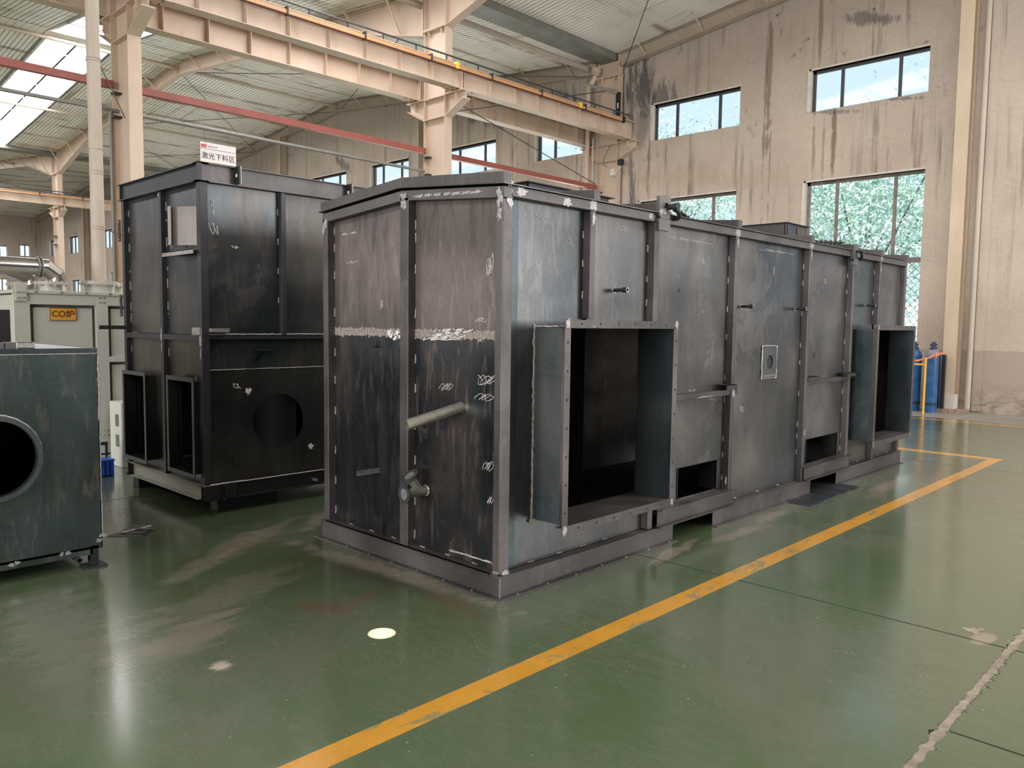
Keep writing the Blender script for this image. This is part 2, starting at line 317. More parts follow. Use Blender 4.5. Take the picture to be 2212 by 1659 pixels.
# ------------------------------------------------------------------ geometry helpers
ORG = {}
class MB:
    def __init__(s): s.v = []; s.f = []; s.mi = []
    def poly(s, pts, mi=0):
        k = len(s.v); s.v += [tuple(p) for p in pts]; s.f.append(tuple(range(k, k+len(pts)))); s.mi.append(mi); return s
    def box(s, x0, x1, y0, y1, z0, z1):
        if x0 > x1: x0, x1 = x1, x0
        if y0 > y1: y0, y1 = y1, y0
        if z0 > z1: z0, z1 = z1, z0
        k = len(s.v)
        s.v += [(x0, y0, z0), (x1, y0, z0), (x1, y1, z0), (x0, y1, z0), (x0, y0, z1), (x1, y0, z1), (x1, y1, z1), (x0, y1, z1)]
        for f in ((0, 3, 2, 1), (4, 5, 6, 7), (0, 1, 5, 4), (1, 2, 6, 5), (2, 3, 7, 6), (3, 0, 4, 7)): s.f.append(tuple(k+i for i in f)); s.mi.append(0)
        return s
    def prism(s, poly, axis, a, b):
        """poly: 2-D points in the two other axes (in x,y,z order), extruded along axis from a to b"""
        n = len(poly); k = len(s.v)
        for t in (a, b):
            for p, q in poly:
                s.v.append((t, p, q) if axis == 0 else (p, t, q) if axis == 1 else (p, q, t))
        s.f.append(tuple(k+i for i in range(n))); s.f.append(tuple(k+n+i for i in reversed(range(n)))); s.mi += [0, 0]
        for i in range(n):
            j = (i+1) % n; s.f.append((k+i, k+n+i, k+n+j, k+j)); s.mi.append(0)
        return s
    def tube(s, p0, p1, r, n=12, r1=None, cap=True, inner=None):
        p0 = Vector(p0); p1 = Vector(p1); d = (p1-p0).normalized()
        a = d.orthogonal().normalized(); b = d.cross(a); r1 = r if r1 is None else r1; k = len(s.v)
        rings = [(p0, r), (p1, r1)]
        if inner: rings += [(p1, inner), (p0 + d*.001 if cap is True else p0, inner)]
        for p, rr in rings:
            for i in range(n):
                t = 2*math.pi*i/n; s.v.append(tuple(p + a*math.cos(t)*rr + b*math.sin(t)*rr))
        for q in range(len(rings)-1):
            for i in range(n):
                j = (i+1) % n; s.f.append((k+q*n+i, k+q*n+j, k+(q+1)*n+j, k+(q+1)*n+i)); s.mi.append(0)
        if inner:
            if cap:
                s.f.append(tuple(k+i for i in reversed(range(n)))); s.mi.append(0)
            else:
                q = 3
                for i in range(n):
                    j = (i+1) % n; s.f.append((k+q*n+i, k+q*n+j, k+j, k+i)); s.mi.append(0)
        elif cap:
            s.f.append(tuple(k+i for i in reversed(range(n)))); s.f.append(tuple(k+n+i for i in range(n))); s.mi += [0, 0]
        return s
    def path(s, pts, r, n=8):
        pts = [Vector(p) for p in pts]; k = len(s.v); prev = None
        for q, p in enumerate(pts):
            d = (pts[min(q+1, len(pts)-1)] - pts[max(q-1, 0)]).normalized()
            a = d.orthogonal().normalized() if prev is None else (prev - d*prev.dot(d)).normalized()
            prev = a; b = d.cross(a)
            for i in range(n):
                t = 2*math.pi*i/n; s.v.append(tuple(p + a*math.cos(t)*r + b*math.sin(t)*r))
        for q in range(len(pts)-1):
            for i in range(n):
                j = (i+1) % n; s.f.append((k+q*n+i, k+q*n+j, k+(q+1)*n+j, k+(q+1)*n+i)); s.mi.append(0)
        s.f.append(tuple(k+i for i in reversed(range(n)))); m_ = k+(len(pts)-1)*n; s.f.append(tuple(m_+i for i in range(n))); s.mi += [0, 0]
        return s
    def lathe(s, cx, cy, prof, n=24):
        k = len(s.v)
        for r, z in prof:
            for i in range(n):
                t = 2*math.pi*i/n; s.v.append((cx+r*math.cos(t), cy+r*math.sin(t), z))
        for q in range(len(prof)-1):
            for i in range(n):
                j = (i+1) % n; s.f.append((k+q*n+i, k+q*n+j, k+(q+1)*n+j, k+(q+1)*n+i)); s.mi.append(0)
        s.f.append(tuple(k+i for i in reversed(range(n)))); m_ = k+(len(prof)-1)*n; s.f.append(tuple(m_+i for i in range(n))); s.mi += [0, 0]
        return s
    def build(s, name, mat, parent=None, label=None, smooth=False, bevel=0, kind=None):
        me = bpy.data.meshes.new(name); o0 = ORG.get(parent.name, (0, 0, 0)) if parent else (0, 0, 0)
        me.from_pydata([(x-o0[0], y-o0[1], z-o0[2]) for x, y, z in s.v], [], s.f); me.update()
        for mm in (mat if isinstance(mat, list) else [mat]): me.materials.append(mm)
        if isinstance(mat, list): me.polygons.foreach_set('material_index', s.mi)
        if smooth:
            me.polygons.foreach_set('use_smooth', [True]*len(me.polygons))
            try: me.set_sharp_from_angle(angle=R(40))
            except Exception: pass
        o = bpy.data.objects.new(name, me); COL.objects.link(o)
        if parent: o.parent = parent; ORG[o.name] = o0
        if label: o['label'] = label
        if kind: o['kind'] = kind
        if bevel:
            bv = o.modifiers.new('bevel', 'BEVEL'); bv.width = bevel; bv.segments = 2; bv.limit_method = 'ANGLE'
        return o
def split_build(mb, name, mat, parent, **k):
    par = list(range(len(mb.v)))
    def fd(i):
        while par[i] != i: par[i] = par[par[i]]; i = par[i]
        return i
    for f in mb.f:
        for q in f[1:]: par[fd(q)] = fd(f[0])
    groups = {}
    for f in mb.f: groups.setdefault(fd(f[0]), []).append(f)
    for fs in groups.values():
        m_ = MB(); idx = {}
        for f in fs:
            g_ = []
            for q in f:
                if q not in idx: idx[q] = len(m_.v); m_.v.append(mb.v[q])
                g_.append(idx[q])
            m_.f.append(tuple(g_)); m_.mi.append(0)
        m_.build(name, mat, parent, **k)
def thing(name, loc, label, cat, group=None):
    o = bpy.data.objects.new(name, None); COL.objects.link(o); o.location = loc; o.empty_display_size = .1
    ORG[o.name] = tuple(loc); o['label'] = label; o['category'] = cat
    if group: o['group'] = group
    return o
def struct(mb, name, mat, **k):
    o = mb.build(name, mat, **k); o['kind'] = 'structure'; return o
def tag(o, label, cat, group=None):
    o['label'] = label; o['category'] = cat
    if group: o['group'] = group
    return o
def inst(o, off, parent=None):
    c = o.copy(); COL.objects.link(c); c.location = Vector(o.location) + Vector(off); c.parent = parent or o.parent
    ORG[c.name] = ORG.get(o.name, (0, 0, 0)); return c
def copy_tree(o, off=None, parent=None, label=None):
    c = o.copy(); COL.objects.link(c)
    if parent: c.parent = parent
    if off: c.location = Vector(o.location) + Vector(off)
    if label: c['label'] = label
    for ch in list(o.children): copy_tree(ch, None, c)
    return c
BOX = lambda *a: MB().box(*a)
def ibeam_x(x0, x1, yc, z0, z1, fl=.05, t=.008, mb=None):
    mb = mb or MB(); mb.box(x0, x1, yc-fl, yc+fl, z0, z0+t); mb.box(x0, x1, yc-fl, yc+fl, z1-t, z1); mb.box(x0, x1, yc-t/2, yc+t/2, z0+t, z1-t); return mb
def ibeam_y(y0, y1, xc, z0, z1, fl=.05, t=.008, mb=None):
    mb = mb or MB(); mb.box(xc-fl, xc+fl, y0, y1, z0, z0+t); mb.box(xc-fl, xc+fl, y0, y1, z1-t, z1); mb.box(xc-t/2, xc+t/2, y0, y1, z0+t, z1-t); return mb
def ribbon(mb, pts, wd, normal, lift=.0015):
    """thin stroke of thickness `lift` lying on a surface"""
    nn = Vector(normal); pts = [Vector(p) for p in pts]
    k = len(mb.v)
    for i, p in enumerate(pts):
        d = (pts[min(i+1, len(pts)-1)] - pts[max(i-1, 0)])
        if d.length < 1e-6: d = Vector((0, 0, 1))
        sd_ = nn.cross(d.normalized())*wd*(.5+random.random()*.5)
        mb.v += [tuple(p+nn*lift-sd_), tuple(p+nn*lift+sd_)]
    for i in range(len(pts)-1):
        mb.f.append((k+2*i, k+2*i+1, k+2*i+3, k+2*i+2)); mb.mi.append(0)
def squiggle(mb, c, sx_, sz_, wd, nrm, turns=3, seed=0):
    """a hand drawn looping stroke on a vertical face; nrm '-x' or '-y'"""
    rg = random.Random(seed); pts = []
    n_ = 10*turns; ph = rg.random()*6
    for i in range(n_):
        t = i/n_
        a = t*turns*6.28+ph
        u = (t-.5)*sx_*1.2 + math.cos(a)*sx_*.35*rg.uniform(.6, 1); w_ = math.sin(a*.9)*sz_*.45*rg.uniform(.6, 1)+(.5-t)*sz_*rg.uniform(-.2, .4)
        pts.append((c[0], c[1]+u, c[2]+w_) if nrm == '-x' else (c[0]+u, c[1], c[2]+w_))
    ribbon(mb, pts, wd, (-1, 0, 0) if nrm == '-x' else (0, -1, 0))
def blob(mb, c, sx_, sz_, nrm, seed=0, lift=.002):
    rg = random.Random(seed); pts = []
    for i in range(26):
        a = i/26*6.283; r_ = rg.uniform(.45, 1.15)
        u = math.cos(a)*sx_*.5*r_; w_ = math.sin(a)*sz_*.5*r_
        pts.append((c[0]-lift, c[1]-u, c[2]+w_) if nrm == '-x' else (c[0]+u, c[1]-lift, c[2]+w_) if nrm == '-y' else (c[0]+u, c[1]+w_, c[2]+lift))
    mb.poly(pts)
def weldline(mb, p0, p1, r=.004, n=None):
    p0 = Vector(p0); p1 = Vector(p1); L = (p1-p0).length; n = n or max(3, int(L/.02)); rg = random.Random(int(L*1000))
    mb.path([p0+(p1-p0)*(i/n)+Vector((rg.uniform(-1, 1), rg.uniform(-1, 1), rg.uniform(-1, 1)))*r*.4 for i in range(n+1)], r, 6)

# ------------------------------------------------------------------ floor
X0, X1 = -22.0, 14.0
sub = struct(BOX(X0, X1+.3, -15.2, 59.7, -.16, -.012), 'floor', M['joint'])
def slab(x0, x1, y0, y1, mat='floor', jag=()):
    g = .007
    mb = MB(); pts = [(x0+g, y0+g), (x1-g, y0+g), (x1-g, y1-g), (x0+g, y1-g)]
    if 's' in jag or 'n' in jag:
        rg = random.Random(3); bot = [(x0+g, y0+g), (x1-g, y0+g)]; top = [(x1-g, y1-g), (x0+g, y1-g)]
        if 's' in jag: bot = [(x0+g + (x1-x0-2*g)*i/160, y0+.012+abs(rg.gauss(0, .012))) for i in range(161)]
        if 'n' in jag: top = [(x1-g - (x1-x0-2*g)*i/160, y1-.012-abs(rg.gauss(0, .012))) for i in range(161)]
        pts = bot+top
    mb.prism(pts, 2, -.012, 0); return mb.build('floor_slab', M[mat], sub)
xs = [X0, -16.4, -10.4, -4.6, 1.375, 7.1, 12.35]
YJ = -2.25
for i in range(len(xs)-1):
    a, b_ = xs[i], xs[i+1]
    if a in (-4.6, 1.375): slab(a, b_, YJ, 4.2, 'floor', 's')
    else: slab(a, b_, YJ, 4.2)
    for y0, y1 in ((4.2, 10.0), (10.0, 22.0), (22.0, 34.6), (34.6, 59.3)): slab(a, b_, y0, y1)
    if a == -4.6:
        slab(a, .26, -8.4, YJ, 'floor', 'n'); slab(.26, b_, -8.4, YJ, 'floor', 'n')
    elif a == 1.375: slab(a, b_, -8.4, YJ, 'floor', 'n')
    else: slab(a, b_, -8.4, YJ)
    slab(a, b_, -15, -8.4)
BOX(12.352, 14, -15, 59.3, -.012, -.001).build('concrete_strip', M['concrete'], sub, 'bare grey concrete strip along the window wall')
mb = MB(); rg = random.Random(9)
lo_, hi_ = YJ-.022, YJ+.022
for k_ in range(340):
    x = -4.5+k_*.0275; l2_ = YJ-.020-rg.random()*.012; h2_ = YJ+.020+rg.random()*.012
    mb.poly([(x, lo_, -.0045), (x+.0275, l2_, -.0045), (x+.0275, h2_, -.0045), (x, hi_, -.0045)]); lo_, hi_ = l2_, h2_
mb.build('joint_mortar', M['spalled'], sub)
blobm = MB(); blob(blobm, (1.52, -2.05, 0), .14, .10, 'z', 4, .001); blobm.build('spalled_patch', M['spalled'], sub)
def line_strip(x0, x1, y0, y1):
    mb = MB(); mb.box(x0, x1, y0, y1, .0002, .0012); return mb.build('yellow_line', M['line'], sub)
line_strip(-9, 8.05, -.762, -.637); line_strip(7.87, 8.05, -.637, 4.5); line_strip(11.95, 12.13, -15, 20)
# ------------------------------------------------------------------ window wall (x = 14) with real openings
def roofz(y):
    if y < 9.9: return 8.57 + .12*(12.2-abs(y+2.6))
    if y < 34.6: return 9.68-.095*abs(y-22.4)
    return 9.68-.095*abs(y-46.9)
openings = []   # y0, y1, z0, z1
UP = [(2.15, 4.53), (6.2, 8.6), (10.25, 12.58), (14.24, 16.6), (18.42, 20.55), (22.1, 24.5)]
UP += [(-5.6, -3.2), (-9.6, -7.2), (30.3, 32.6)]
for a, b_ in UP: openings.append((a, b_, 6.25, 7.13))
LOW = [(2.13, 4.56), (6.22, 8.95), (-5.6, -3.2), (-9.6, -7.2), (10.7, 12.58), (14.24, 16.6), (18.42, 20.55), (22.1, 24.5), (30.3, 32.6)]
for a, b_ in LOW: openings.append((a, b_, 1.22, 4.75))
B3 = [(45.5, 47.2), (51.4, 53.1), (55.4, 57.0), (40.2, 41.8)]
for a, b_ in B3: openings.append((a, b_, 5.7, 6.75))
openings.append((44.0, 46.0, 1.4, 4.3)); openings.append((51.2, 52.8, 1.4, 4.0))
ys = sorted(set([-15.2, -2.6, 9.9, 22.4, 34.6, 46.9, 59.6] + [y for o in openings for y in o[:2]]))
mb = MB()
for a, b_ in zip(ys[:-1], ys[1:]):
    mid = (a+b_)/2; segs = [(0.0, None)]
    zs = sorted([(o[2], o[3]) for o in openings if o[0] <= mid <= o[1]])
    cur = -.1; pieces = []
    for z0, z1 in zs: pieces.append((cur, z0)); cur = z1
    for z0, z1 in pieces: mb.box(14.0, 14.25, a, b_, z0, z1)
    mb.prism([(a, cur), (b_, cur), (b_, roofz(b_-.001)+.1), (a, roofz(a+.001)+.1)], 0, 14.0, 14.25)
wall = struct(mb, 'wall_end', M['wall'])
# thin vertical plaster strips and a hairline joint on the wall
for y_, w_, z0, z1 in ((13.42, .045, 3, 8.4), (26.9, .04, 3, 8.8), (11.4, .02, 3.5, 6.2)):
    BOX(13.985, 14.0, y_-w_, y_+w_, z0, z1).build('plaster_strip', M['plasterstrip'], wall)
BOX(13.93, 14.0, 9.0, 9.44, 0, 8.2).build('pilaster', M['wall'], wall, 'crumbling mouldy plaster pilaster')
BOX(13.975, 14.0, 10.25, 10.62, 0, 8.2).build('pilaster', M['wall'], wall)

WN = [0]
def window(y0, y1, z0, z1, lower=False, mull=(.27, .76)):
    WN[0] += 1
    fr = M['winframe2'] if lower else M['winframe']
    root = bpy.data.objects.new('window_%d' % WN[0], None); COL.objects.link(root); root.location = (14.12, y0, z0); ORG[root.name] = (14.12, y0, z0); root['kind'] = 'structure'
    t = .045; mb = MB()
    mb.box(14.10, 14.15, y0, y1, z1-t*1.3, z1); mb.box(14.10, 14.15, y0, y0+.03, z0, z1); mb.box(14.10, 14.15, y1-.07, y1, z0, z1); mb.box(14.10, 14.15, y0, y1, z0, z0+.03)
    mb.build('window_frame', fr, root)
    cuts = [y1-(y1-y0)*f_ for f_ in mull]
    for c_ in cuts: BOX(14.095, 14.155, c_-.028, c_+.028, z0, z1).build('mullion', fr, root)
    eds = [y1-.07]+cuts+[y0+.03]
    zz = [(z0+.03, z1-t)]
    if lower and z1-z0 > 3:
        BOX(14.09, 14.16, y0, y1, 2.93, 3.03).build('transom', fr, root); zz = [(z0+.03, 2.93), (3.03, z1-t)]
    for za, zb in zz:
        for e0, e1 in zip(eds[:-1], eds[1:]): BOX(14.118, 14.124, e1+.02, e0-.02, za, zb).build('window_pane', M['glass'], root)
    BOX(13.985, 14.1, y0-.0, y1+.04, z1, z1+.035).build('window_lintel', M['reveal'], root)
    BOX(13.985, 14.1, y1-.005, y1+.07, z0, z1+.035).build('window_jamb', M['reveal'], root)
    if lower and z1-z0 > 3:   # diamond mesh outside the lower lights
        mb = MB(); s_ = .16; k_ = int((y1-y0+1.8)/s_)
        for i in range(-12, k_+1):
            for sgn in (1, -1):
                ya = y0+i*s_; yb = ya+1.72*1.0
                pa = (ya, 1.22) if sgn > 0 else (ya, 2.94); pb = (yb, 2.94) if sgn > 0 else (yb, 1.22)
                if pb[0] <= y0 or pa[0] >= y1: continue
                t0 = max(0, (y0-pa[0])/1.72); t1 = min(1, (y1-pa[0])/1.72)
                q = lambda t_: (14.2, pa[0]+1.72*t_, pa[1]+(pb[1]-pa[1])*t_)
                mb.tube(q(t0), q(t1), .006, 4, cap=False)
        mb.build('diamond_mesh', M['greypipe'], root, 'steel diamond mesh outside the lower lights')
for a, b_ in UP: window(a, b_, 6.25, 7.13)
for a, b_ in LOW: window(a, b_, 1.22, 4.75, True)
for a, b_ in B3: window(a, b_, 5.7, 6.75, mull=(.5,))
window(44.0, 46.0, 1.4, 4.3, True, (.3, .7)); window(51.2, 52.8, 1.4, 4.0, True, (.5,))

# far side wall (y = 59.3), near side wall (y = -15), gate wall (x = -22)
mb = MB(); o2 = [(12.83, 13.41, 5.77, 6.55), (12.93, 13.4, 3.65, 4.35), (11.2, 12.05, 5.5, 6.4), (11.4, 12.0, 3.4, 4.2)]
xs_ = sorted(set([X0, 14.0]+[q for o in o2 for q in o[:2]]))
for a, b_ in zip(xs_[:-1], xs_[1:]):
    cur = -.1
    for z0, z1 in sorted((o[2], o[3]) for o in o2 if o[0] < (a+b_)/2 < o[1]): mb.box(a, b_, 59.3, 59.55, cur, z0); cur = z1
    mb.box(a, b_, 59.3, 59.55, cur, 8.7)
struct(mb, 'wall_left', M['wall'])
for i, o in enumerate(o2):
    WN[0] += 1; mbw = MB(); mbw.box(o[0], o[1], 59.36, 59.4, o[2], o[2]+.04); mbw.box(o[0], o[1], 59.36, 59.4, o[3]-.04, o[3]); mbw.box((o[0]+o[1])/2-.03, (o[0]+o[1])/2+.03, 59.36, 59.4, o[2], o[3])
    struct(mbw, 'window_%d' % WN[0], M['winframe'])
mb = MB()
mb.box(X0, 14, -15.25, -15, -.1, 1.6); mb.box(X0, 14, -15.25, -15, 5.2, 8.7); mb.box(X0, 7.3, -15.25, -15, 1.6, 5.2)
for k_ in range(4): mb.box(7.2+k_*2.2, 7.5+k_*2.2, -15.25, -15, 1.6, 5.2)
struct(mb, 'wall_right', M['wall'])
mb = MB(); mb.box(-22.25, -22, -15.2, -7.5, -.1, 9.4); mb.box(-22.25, -22, 2.3, 17, -.1, 9.6); mb.box(-22.25, -22, 27, 59.6, -.1, 9.7)
mb.box(-22.25, -22, -7.5, 2.3, 5.4, 10.3); mb.box(-22.25, -22, 17, 27, 5.4, 9.8)
struct(mb, 'wall_back', M['wall'])

# ------------------------------------------------------------------ roof: corrugated slopes, translucent strips
SKYX = [(4.3, 6.05), (-14.2, -12.4)]
P_ = .125
def slope(y0, y1):
    mb = MB(); za, zb = roofz(y0+.0001), roofz(y1-.0001)
    x = X0
    while x < 14-.001:
        if any(a-.01 <= x < b_-.02 for a, b_ in SKYX): x += P_; continue
        pr = [(x, 0), (x+.100, 0), (x+.104, .016), (x+.118, .016), (x+P_, 0)]
        for (xa, ha), (xb, hb), mi in zip(pr[:-1], pr[1:], (0, 1, 1, 0)):
            mb.poly([(xa, y0, za+ha), (xb, y0, za+hb), (xb, y1, zb+hb), (xa, y1, zb+ha)], mi)
        x += P_
    o = struct(mb, 'ceiling', [M['roof'], M['crease']])
    # outer skin closes the roof above the liner
    k = MB(); 
    xe = [X0-.3]+[q for ab in sorted(SKYX) for q in ab]+[14.3]
    for i in range(0, len(xe), 2): k.poly([(xe[i], y0, za+.08), (xe[i+1], y0, za+.08), (xe[i+1], y1, zb+.08), (xe[i], y1, zb+.08)])
    k.build('roof_skin', M['gutter'], o)
    for a, b_ in SKYX:
        nseg = 8
        for h in range(2):
            xa = a+(b_-a)*h/2+.012; xb = a+(b_-a)*(h+1)/2-.012
            for i in range(nseg):
                ya = y0+(y1-y0)*i/nseg; yb = y0+(y1-y0)*(i+1)/nseg
                zA = za+(zb-za)*i/nseg; zB = za+(zb-za)*(i+1)/nseg
                s_ = 1 if y1 > y0 else -1
                MB().poly([(xa, ya+.02, zA+.03), (xb, ya+.02, zA+.03), (xb, yb-.02, zB+.034), (xa, yb-.02, zB+.034)]).build('skylight_sheet', M['skysheet'], o)
        for i in range(1, nseg):
            yy = y0+(y1-y0)*i/nseg; zz = za+(zb-za)*i/nseg; BOX(a, b_, yy-.028, yy+.028, zz-.03, zz+.028).build('skylight_purlin', M['gutter'], o)
            MB().prism([(y0, za+.02), (y1, zb+.02), (y1, zb+.03), (y0, za+.03)], 0, (a+b_)/2-.03, (a+b_)/2+.03).build('skylight_seam', M['gutter'], o)
        k = MB()
        for q in (a-.09, b_+.0): k.prism([(y0, za-.01), (y1, zb-.01), (y1, zb+.05), (y0, za+.05)], 0, q, q+.09)
        k.build('skylight_flashing', M['gutter'], o)
    return o
for y0, y1 in ((-15, -2.6), (-2.6, 9.6), (10.2, 22.4), (22.4, 34.3), (34.9, 46.9), (46.9, 59.3)): slope(y0, y1)
# ridge caps
for y in (-2.6, 22.4, 46.9):
    z = roofz(y); mb = MB(); x = X0
    while x < 14:
        if any(a-.12 < x < b_ for a, b_ in SKYX): x += .187; continue
        mb.prism([(y-.38, z-.05), (y, z-.022), (y+.38, z-.05), (y+.38, z-.06), (y, z-.032), (y-.38, z-.06)], 0, x+.003, x+.18); x += .187
    for a, b_ in SKYX: mb.prism([(y-.25, z-.06), (y, z-.035), (y+.25, z-.06), (y+.25, z-.07), (y, z-.045), (y-.25, z-.07)], 0, a-.1, b_+.05)
    k = mb.build('ridge_cap', M['roof']); k['kind'] = 'structure'; k.name = 'trim_ridge'

# ------------------------------------------------------------------ steel frames
FX = [-16.9, -10.7, -4.55, 1.69, 7.97]
def rafter(x, far=False, z_off=0):
    """one frame line: rafters of three bays, haunched at the columns"""
    mat = M['paint_far'] if far else M['paint']
    dp = .30 if far else .35
    spans = [(-14.9, -2.6, 9.55), (10.25, 22.4, 34.25), (34.95, 46.9, 59.2)]
    for bi, (ya, yr, yb) in enumerate(spans):
        bay = ('near bay', 'middle bay', 'far bay')[bi]
        where = 'against the window wall' if far else {7.97: 'meeting the middle crane column', 1.69: 'meeting the nearest crane column', -4.55: 'behind the camera', -10.7: 'deep behind the camera', -16.9: 'near the gate wall'}[x]
        t = thing('roof_rafter', (x, yr, roofz(yr)-dp), 'cream steel rafter of the %s, %s' % (bay, where), 'roof beam', 'roof rafters')
        H = 0 if far else .52
        def bot(y):
            d = min(abs(y-ya), abs(y-yb)); return roofz(y)-.03-dp-(H*max(0, 1-d/3.4) if H else 0)
        N = 14; Y = [ya+(yr-ya)*i/N for i in range(N)]+[yr+(yb-yr)*i/N for i in range(N+1)]
        top = [(y, roofz(y)-.028) for y in Y]; bt = [(y, bot(y)) for y in Y]
        web = MB()
        for i in range(len(Y)-1): web.prism([bt[i], bt[i+1], top[i+1], top[i]], 0, x-.006, x+.006)
        web.build('rafter_web', mat, t)
        for nm2, P, dz in (('bottom_flange', bt, .014), ('top_flange', top, .012)):
            mb = MB()
            for i in range(len(Y)-1): mb.prism([(P[i][0], P[i][1]-dz), (P[i+1][0], P[i+1][1]-dz), P[i+1], P[i]], 0, x-.10, x+.10)
            mb.build(nm2, mat, t)
        mb = MB(); mb.box(x-.1, x+.1, yr-.012, yr+.012, bot(yr)-.02, roofz(yr)-.03)
        for q in (ya+.01, yb-.01):
            mb.box(x-.1, x+.1, q-.012, q+.012, bot(q)-.02, roofz(q)-.03)
        split_build(mb, 'end_plate', mat, t)
        first = None
        for k_ in range(1, 8):       # fly braces from the sheeting to the lower flange
            for sgn in (-1, 1):
                y = yr+sgn*k_*1.62
                if y < ya+.5 or y > yb-.5: continue
                MB().tube((x-.5, y+.02, roofz(y)-.01), (x-.05, y, bot(y)), .022, 6).build('fly_brace', mat, t)
def column(x, y, label, top=7.66, w=.10, d=.33, bracket=True, mat='paint', base=0, yoff=.65):
    t = thing('steel_column', (x, y, base), label, 'column', 'crane columns')
    m_ = M[mat]
    for s in (-1, 1): BOX(x-w, x+w, y+s*d-.008, y+s*d+.008, base, top).build('column_flange', m_, t)
    BOX(x-.006, x+.006, y-d, y+d, base, top).build('column_web', m_, t)
    for z in (6.28, 5.86):
        BOX(x-w, x+w, y-d+.008, y+d-.008, z-.007, z+.007).build('stiffener', m_, t)
    mb = MB(); mb.box(x-w-.03, x+w+.03, y-d-.03, y+d+.03, top, top+.02); mb.box(x-w-.03, x+w+.03, y-d-.03, y+d+.03, top+.024, top+.044); mb.build('cap_plate', m_, t)
    for q in (-.2, .2):
        for s in (-1, 1): MB().prism([(y+q-.01, top), (y+q+.01, top), (y+q+.01, top-.09), (y+q-.01, top-.09)], 0, x+s*.006, x+s*w).build('cap_gusset', m_, t)
    mb = MB(); mb.box(x-w, x+w, y-d, y-d+.016, top+.044, 8.4); mb.box(x-w, x+w, y+d-.016, y+d, top+.044, 8.4); mb.box(x-.006, x+.006, y-d+.016, y+d-.016, top+.044, 8.4); mb.build('column_head', m_, t)
    if bracket:
        for s in (-1, 1):
            ya, yb = y+s*d, y+s*(yoff+.24)
            BOX(x-w-.02, x+w+.02, min(ya, yb), max(ya, yb), 6.28, 6.30).build('bracket_top_plate', m_, t)
            MB().prism([(ya, 6.28), (yb, 6.28), (yb, 6.14), (ya, 5.86)], 0, x-.006, x+.006).build('bracket_web', m_, t)
            MB().prism([(ya, 5.86), (yb, 6.14), (yb, 6.122), (ya, 5.842)], 0, x-w, x+w).build('bracket_sloped_flange', m_, t)
            yc = y+s*yoff
            BOX(x-w, x+w, yc-.008, yc+.008, 6.10, 6.28).build('bracket_stiffener', m_, t)
    for z in (5.1, 4.74):
        BOX(x-.13, x-.0, y+.18, y+.3, z-.03, z).build('pipe_bracket', M['gunmetal'], t)
    return t
for x in FX: rafter(x)
rafter(13.86, True)
column(7.97, 9.88, 'cream steel column with crane brackets behind the sloping box roof, middle of the row')
column(1.69, 9.88, 'cream steel column with crane brackets behind the tall box, nearest of the row')
column(13.84, 9.85, 'cream steel column against the stained window wall under the roof gutter', top=8.0, mat='paint')
column(7.97, 34.6, 'distant cream column carrying the far crane girder left of the stack pipe')
column(1.69, 34.6, 'cream column of the far row outside the left of the view')
column(-4.55, 9.88, 'cream steel column of the crane row behind the camera side')
column(13.84, 34.6, 'cream column of the far row standing against the window wall')
# wind columns on the window wall
def wind_column(y, label, lean=0):
    t = thing('wall_column', (13.8, y, 0), label, 'column')
    z1 = roofz(y)-.36
    for x in (13.66, 13.96): BOX(x-.008, x+.008, y-.12, y+.12, .06, z1).build('column_flange', M['paint_yel'] if y < 5 else M['paint_far'], t)
    BOX(13.66, 13.96, y-.006, y+.006, .06, z1).build('column_web', M['paint_far'], t)
    BOX(13.60, 13.99, y-.16, y+.16, z1, z1+.02).build('cap_plate', M['paint_far'], t)
    return t
wc = wind_column(1.42, 'cream column with whitewashed foot on a brick plinth beside blue gas cylinders')
BOX(13.645, 13.652, 1.30, 1.54, .06, .34).build('whitewashed_foot', M['reveal'], wc, 'whitewashed lower part')
BOX(13.66, 13.95, 1.297, 1.305, .06, .34).build('whitewashed_foot', M['reveal'], wc)
for i in range(4):
    for q, (xa, xb, ya, yb) in enumerate([(13.48, 13.62, 1.10+i*.125, 1.215+i*.125, )]): BOX(xa, xb, ya, yb, 0, .06).build('brick', M['brick'], wc)
for i in range(3): BOX(13.63+i*.12, 13.74+i*.12, 1.10, 1.22, 0, .06).build('brick', M['brick'], wc)
BOX(13.63, 13.99, 1.23, 1.6, 0, .058).build('plinth', M['brick'], wc)
wind_column(17.6, 'cream wall column between two high windows behind the middle crane column')
wind_column(26.35, 'brown cream wall column capped under the rafter right of the hanging white sign')
wind_column(42.9, 'distant brown wall column left of the tall black box')
wind_column(49.4, 'distant brown wall column behind the stack pipe')
dp = thing('drain_pipe', (13.9, 1.12, 0), 'pale drain pipe running up beside the whitewashed wall column', 'pipe')
MB().tube((13.90, 1.13, .06), (13.90, 1.13, 9.0), .05, 12).build('pipe_run', M['paint_pipe'], dp, smooth=True)
BOX(13.955, 14.0, .93, 1.08, .02, 8.9).build('wall_boxing', M['wall'], wall)
rt_ = thing('rain_downpipe', (13.7, 10.37, 4), 'cream downpipe with funnel head under the roof gutter at the window wall', 'pipe')
MB().tube((13.62, 10.40, 0), (13.62, 10.40, 7.75), .062, 14).build('pipe_run', M['paint'], rt_, smooth=True)
MB().path([(13.62, 10.40, 7.72), (13.62, 10.40, 7.82), (13.66, 10.24, 8.02), (13.66, 10.2, 8.12)], .06, 12).build('pipe_elbow', M['paint'], rt_, smooth=True)
MB().lathe(13.66, 10.18, [(.06, 8.08), (.13, 8.16), (.14, 8.28)], 12).build('funnel_head', M['paint_far'], rt_)
MB().tube((13.6, 10.20, 5.4), (13.6, 10.20, 6.5), .012, 6).build('thin_conduit', M['white_unit'], rt_)

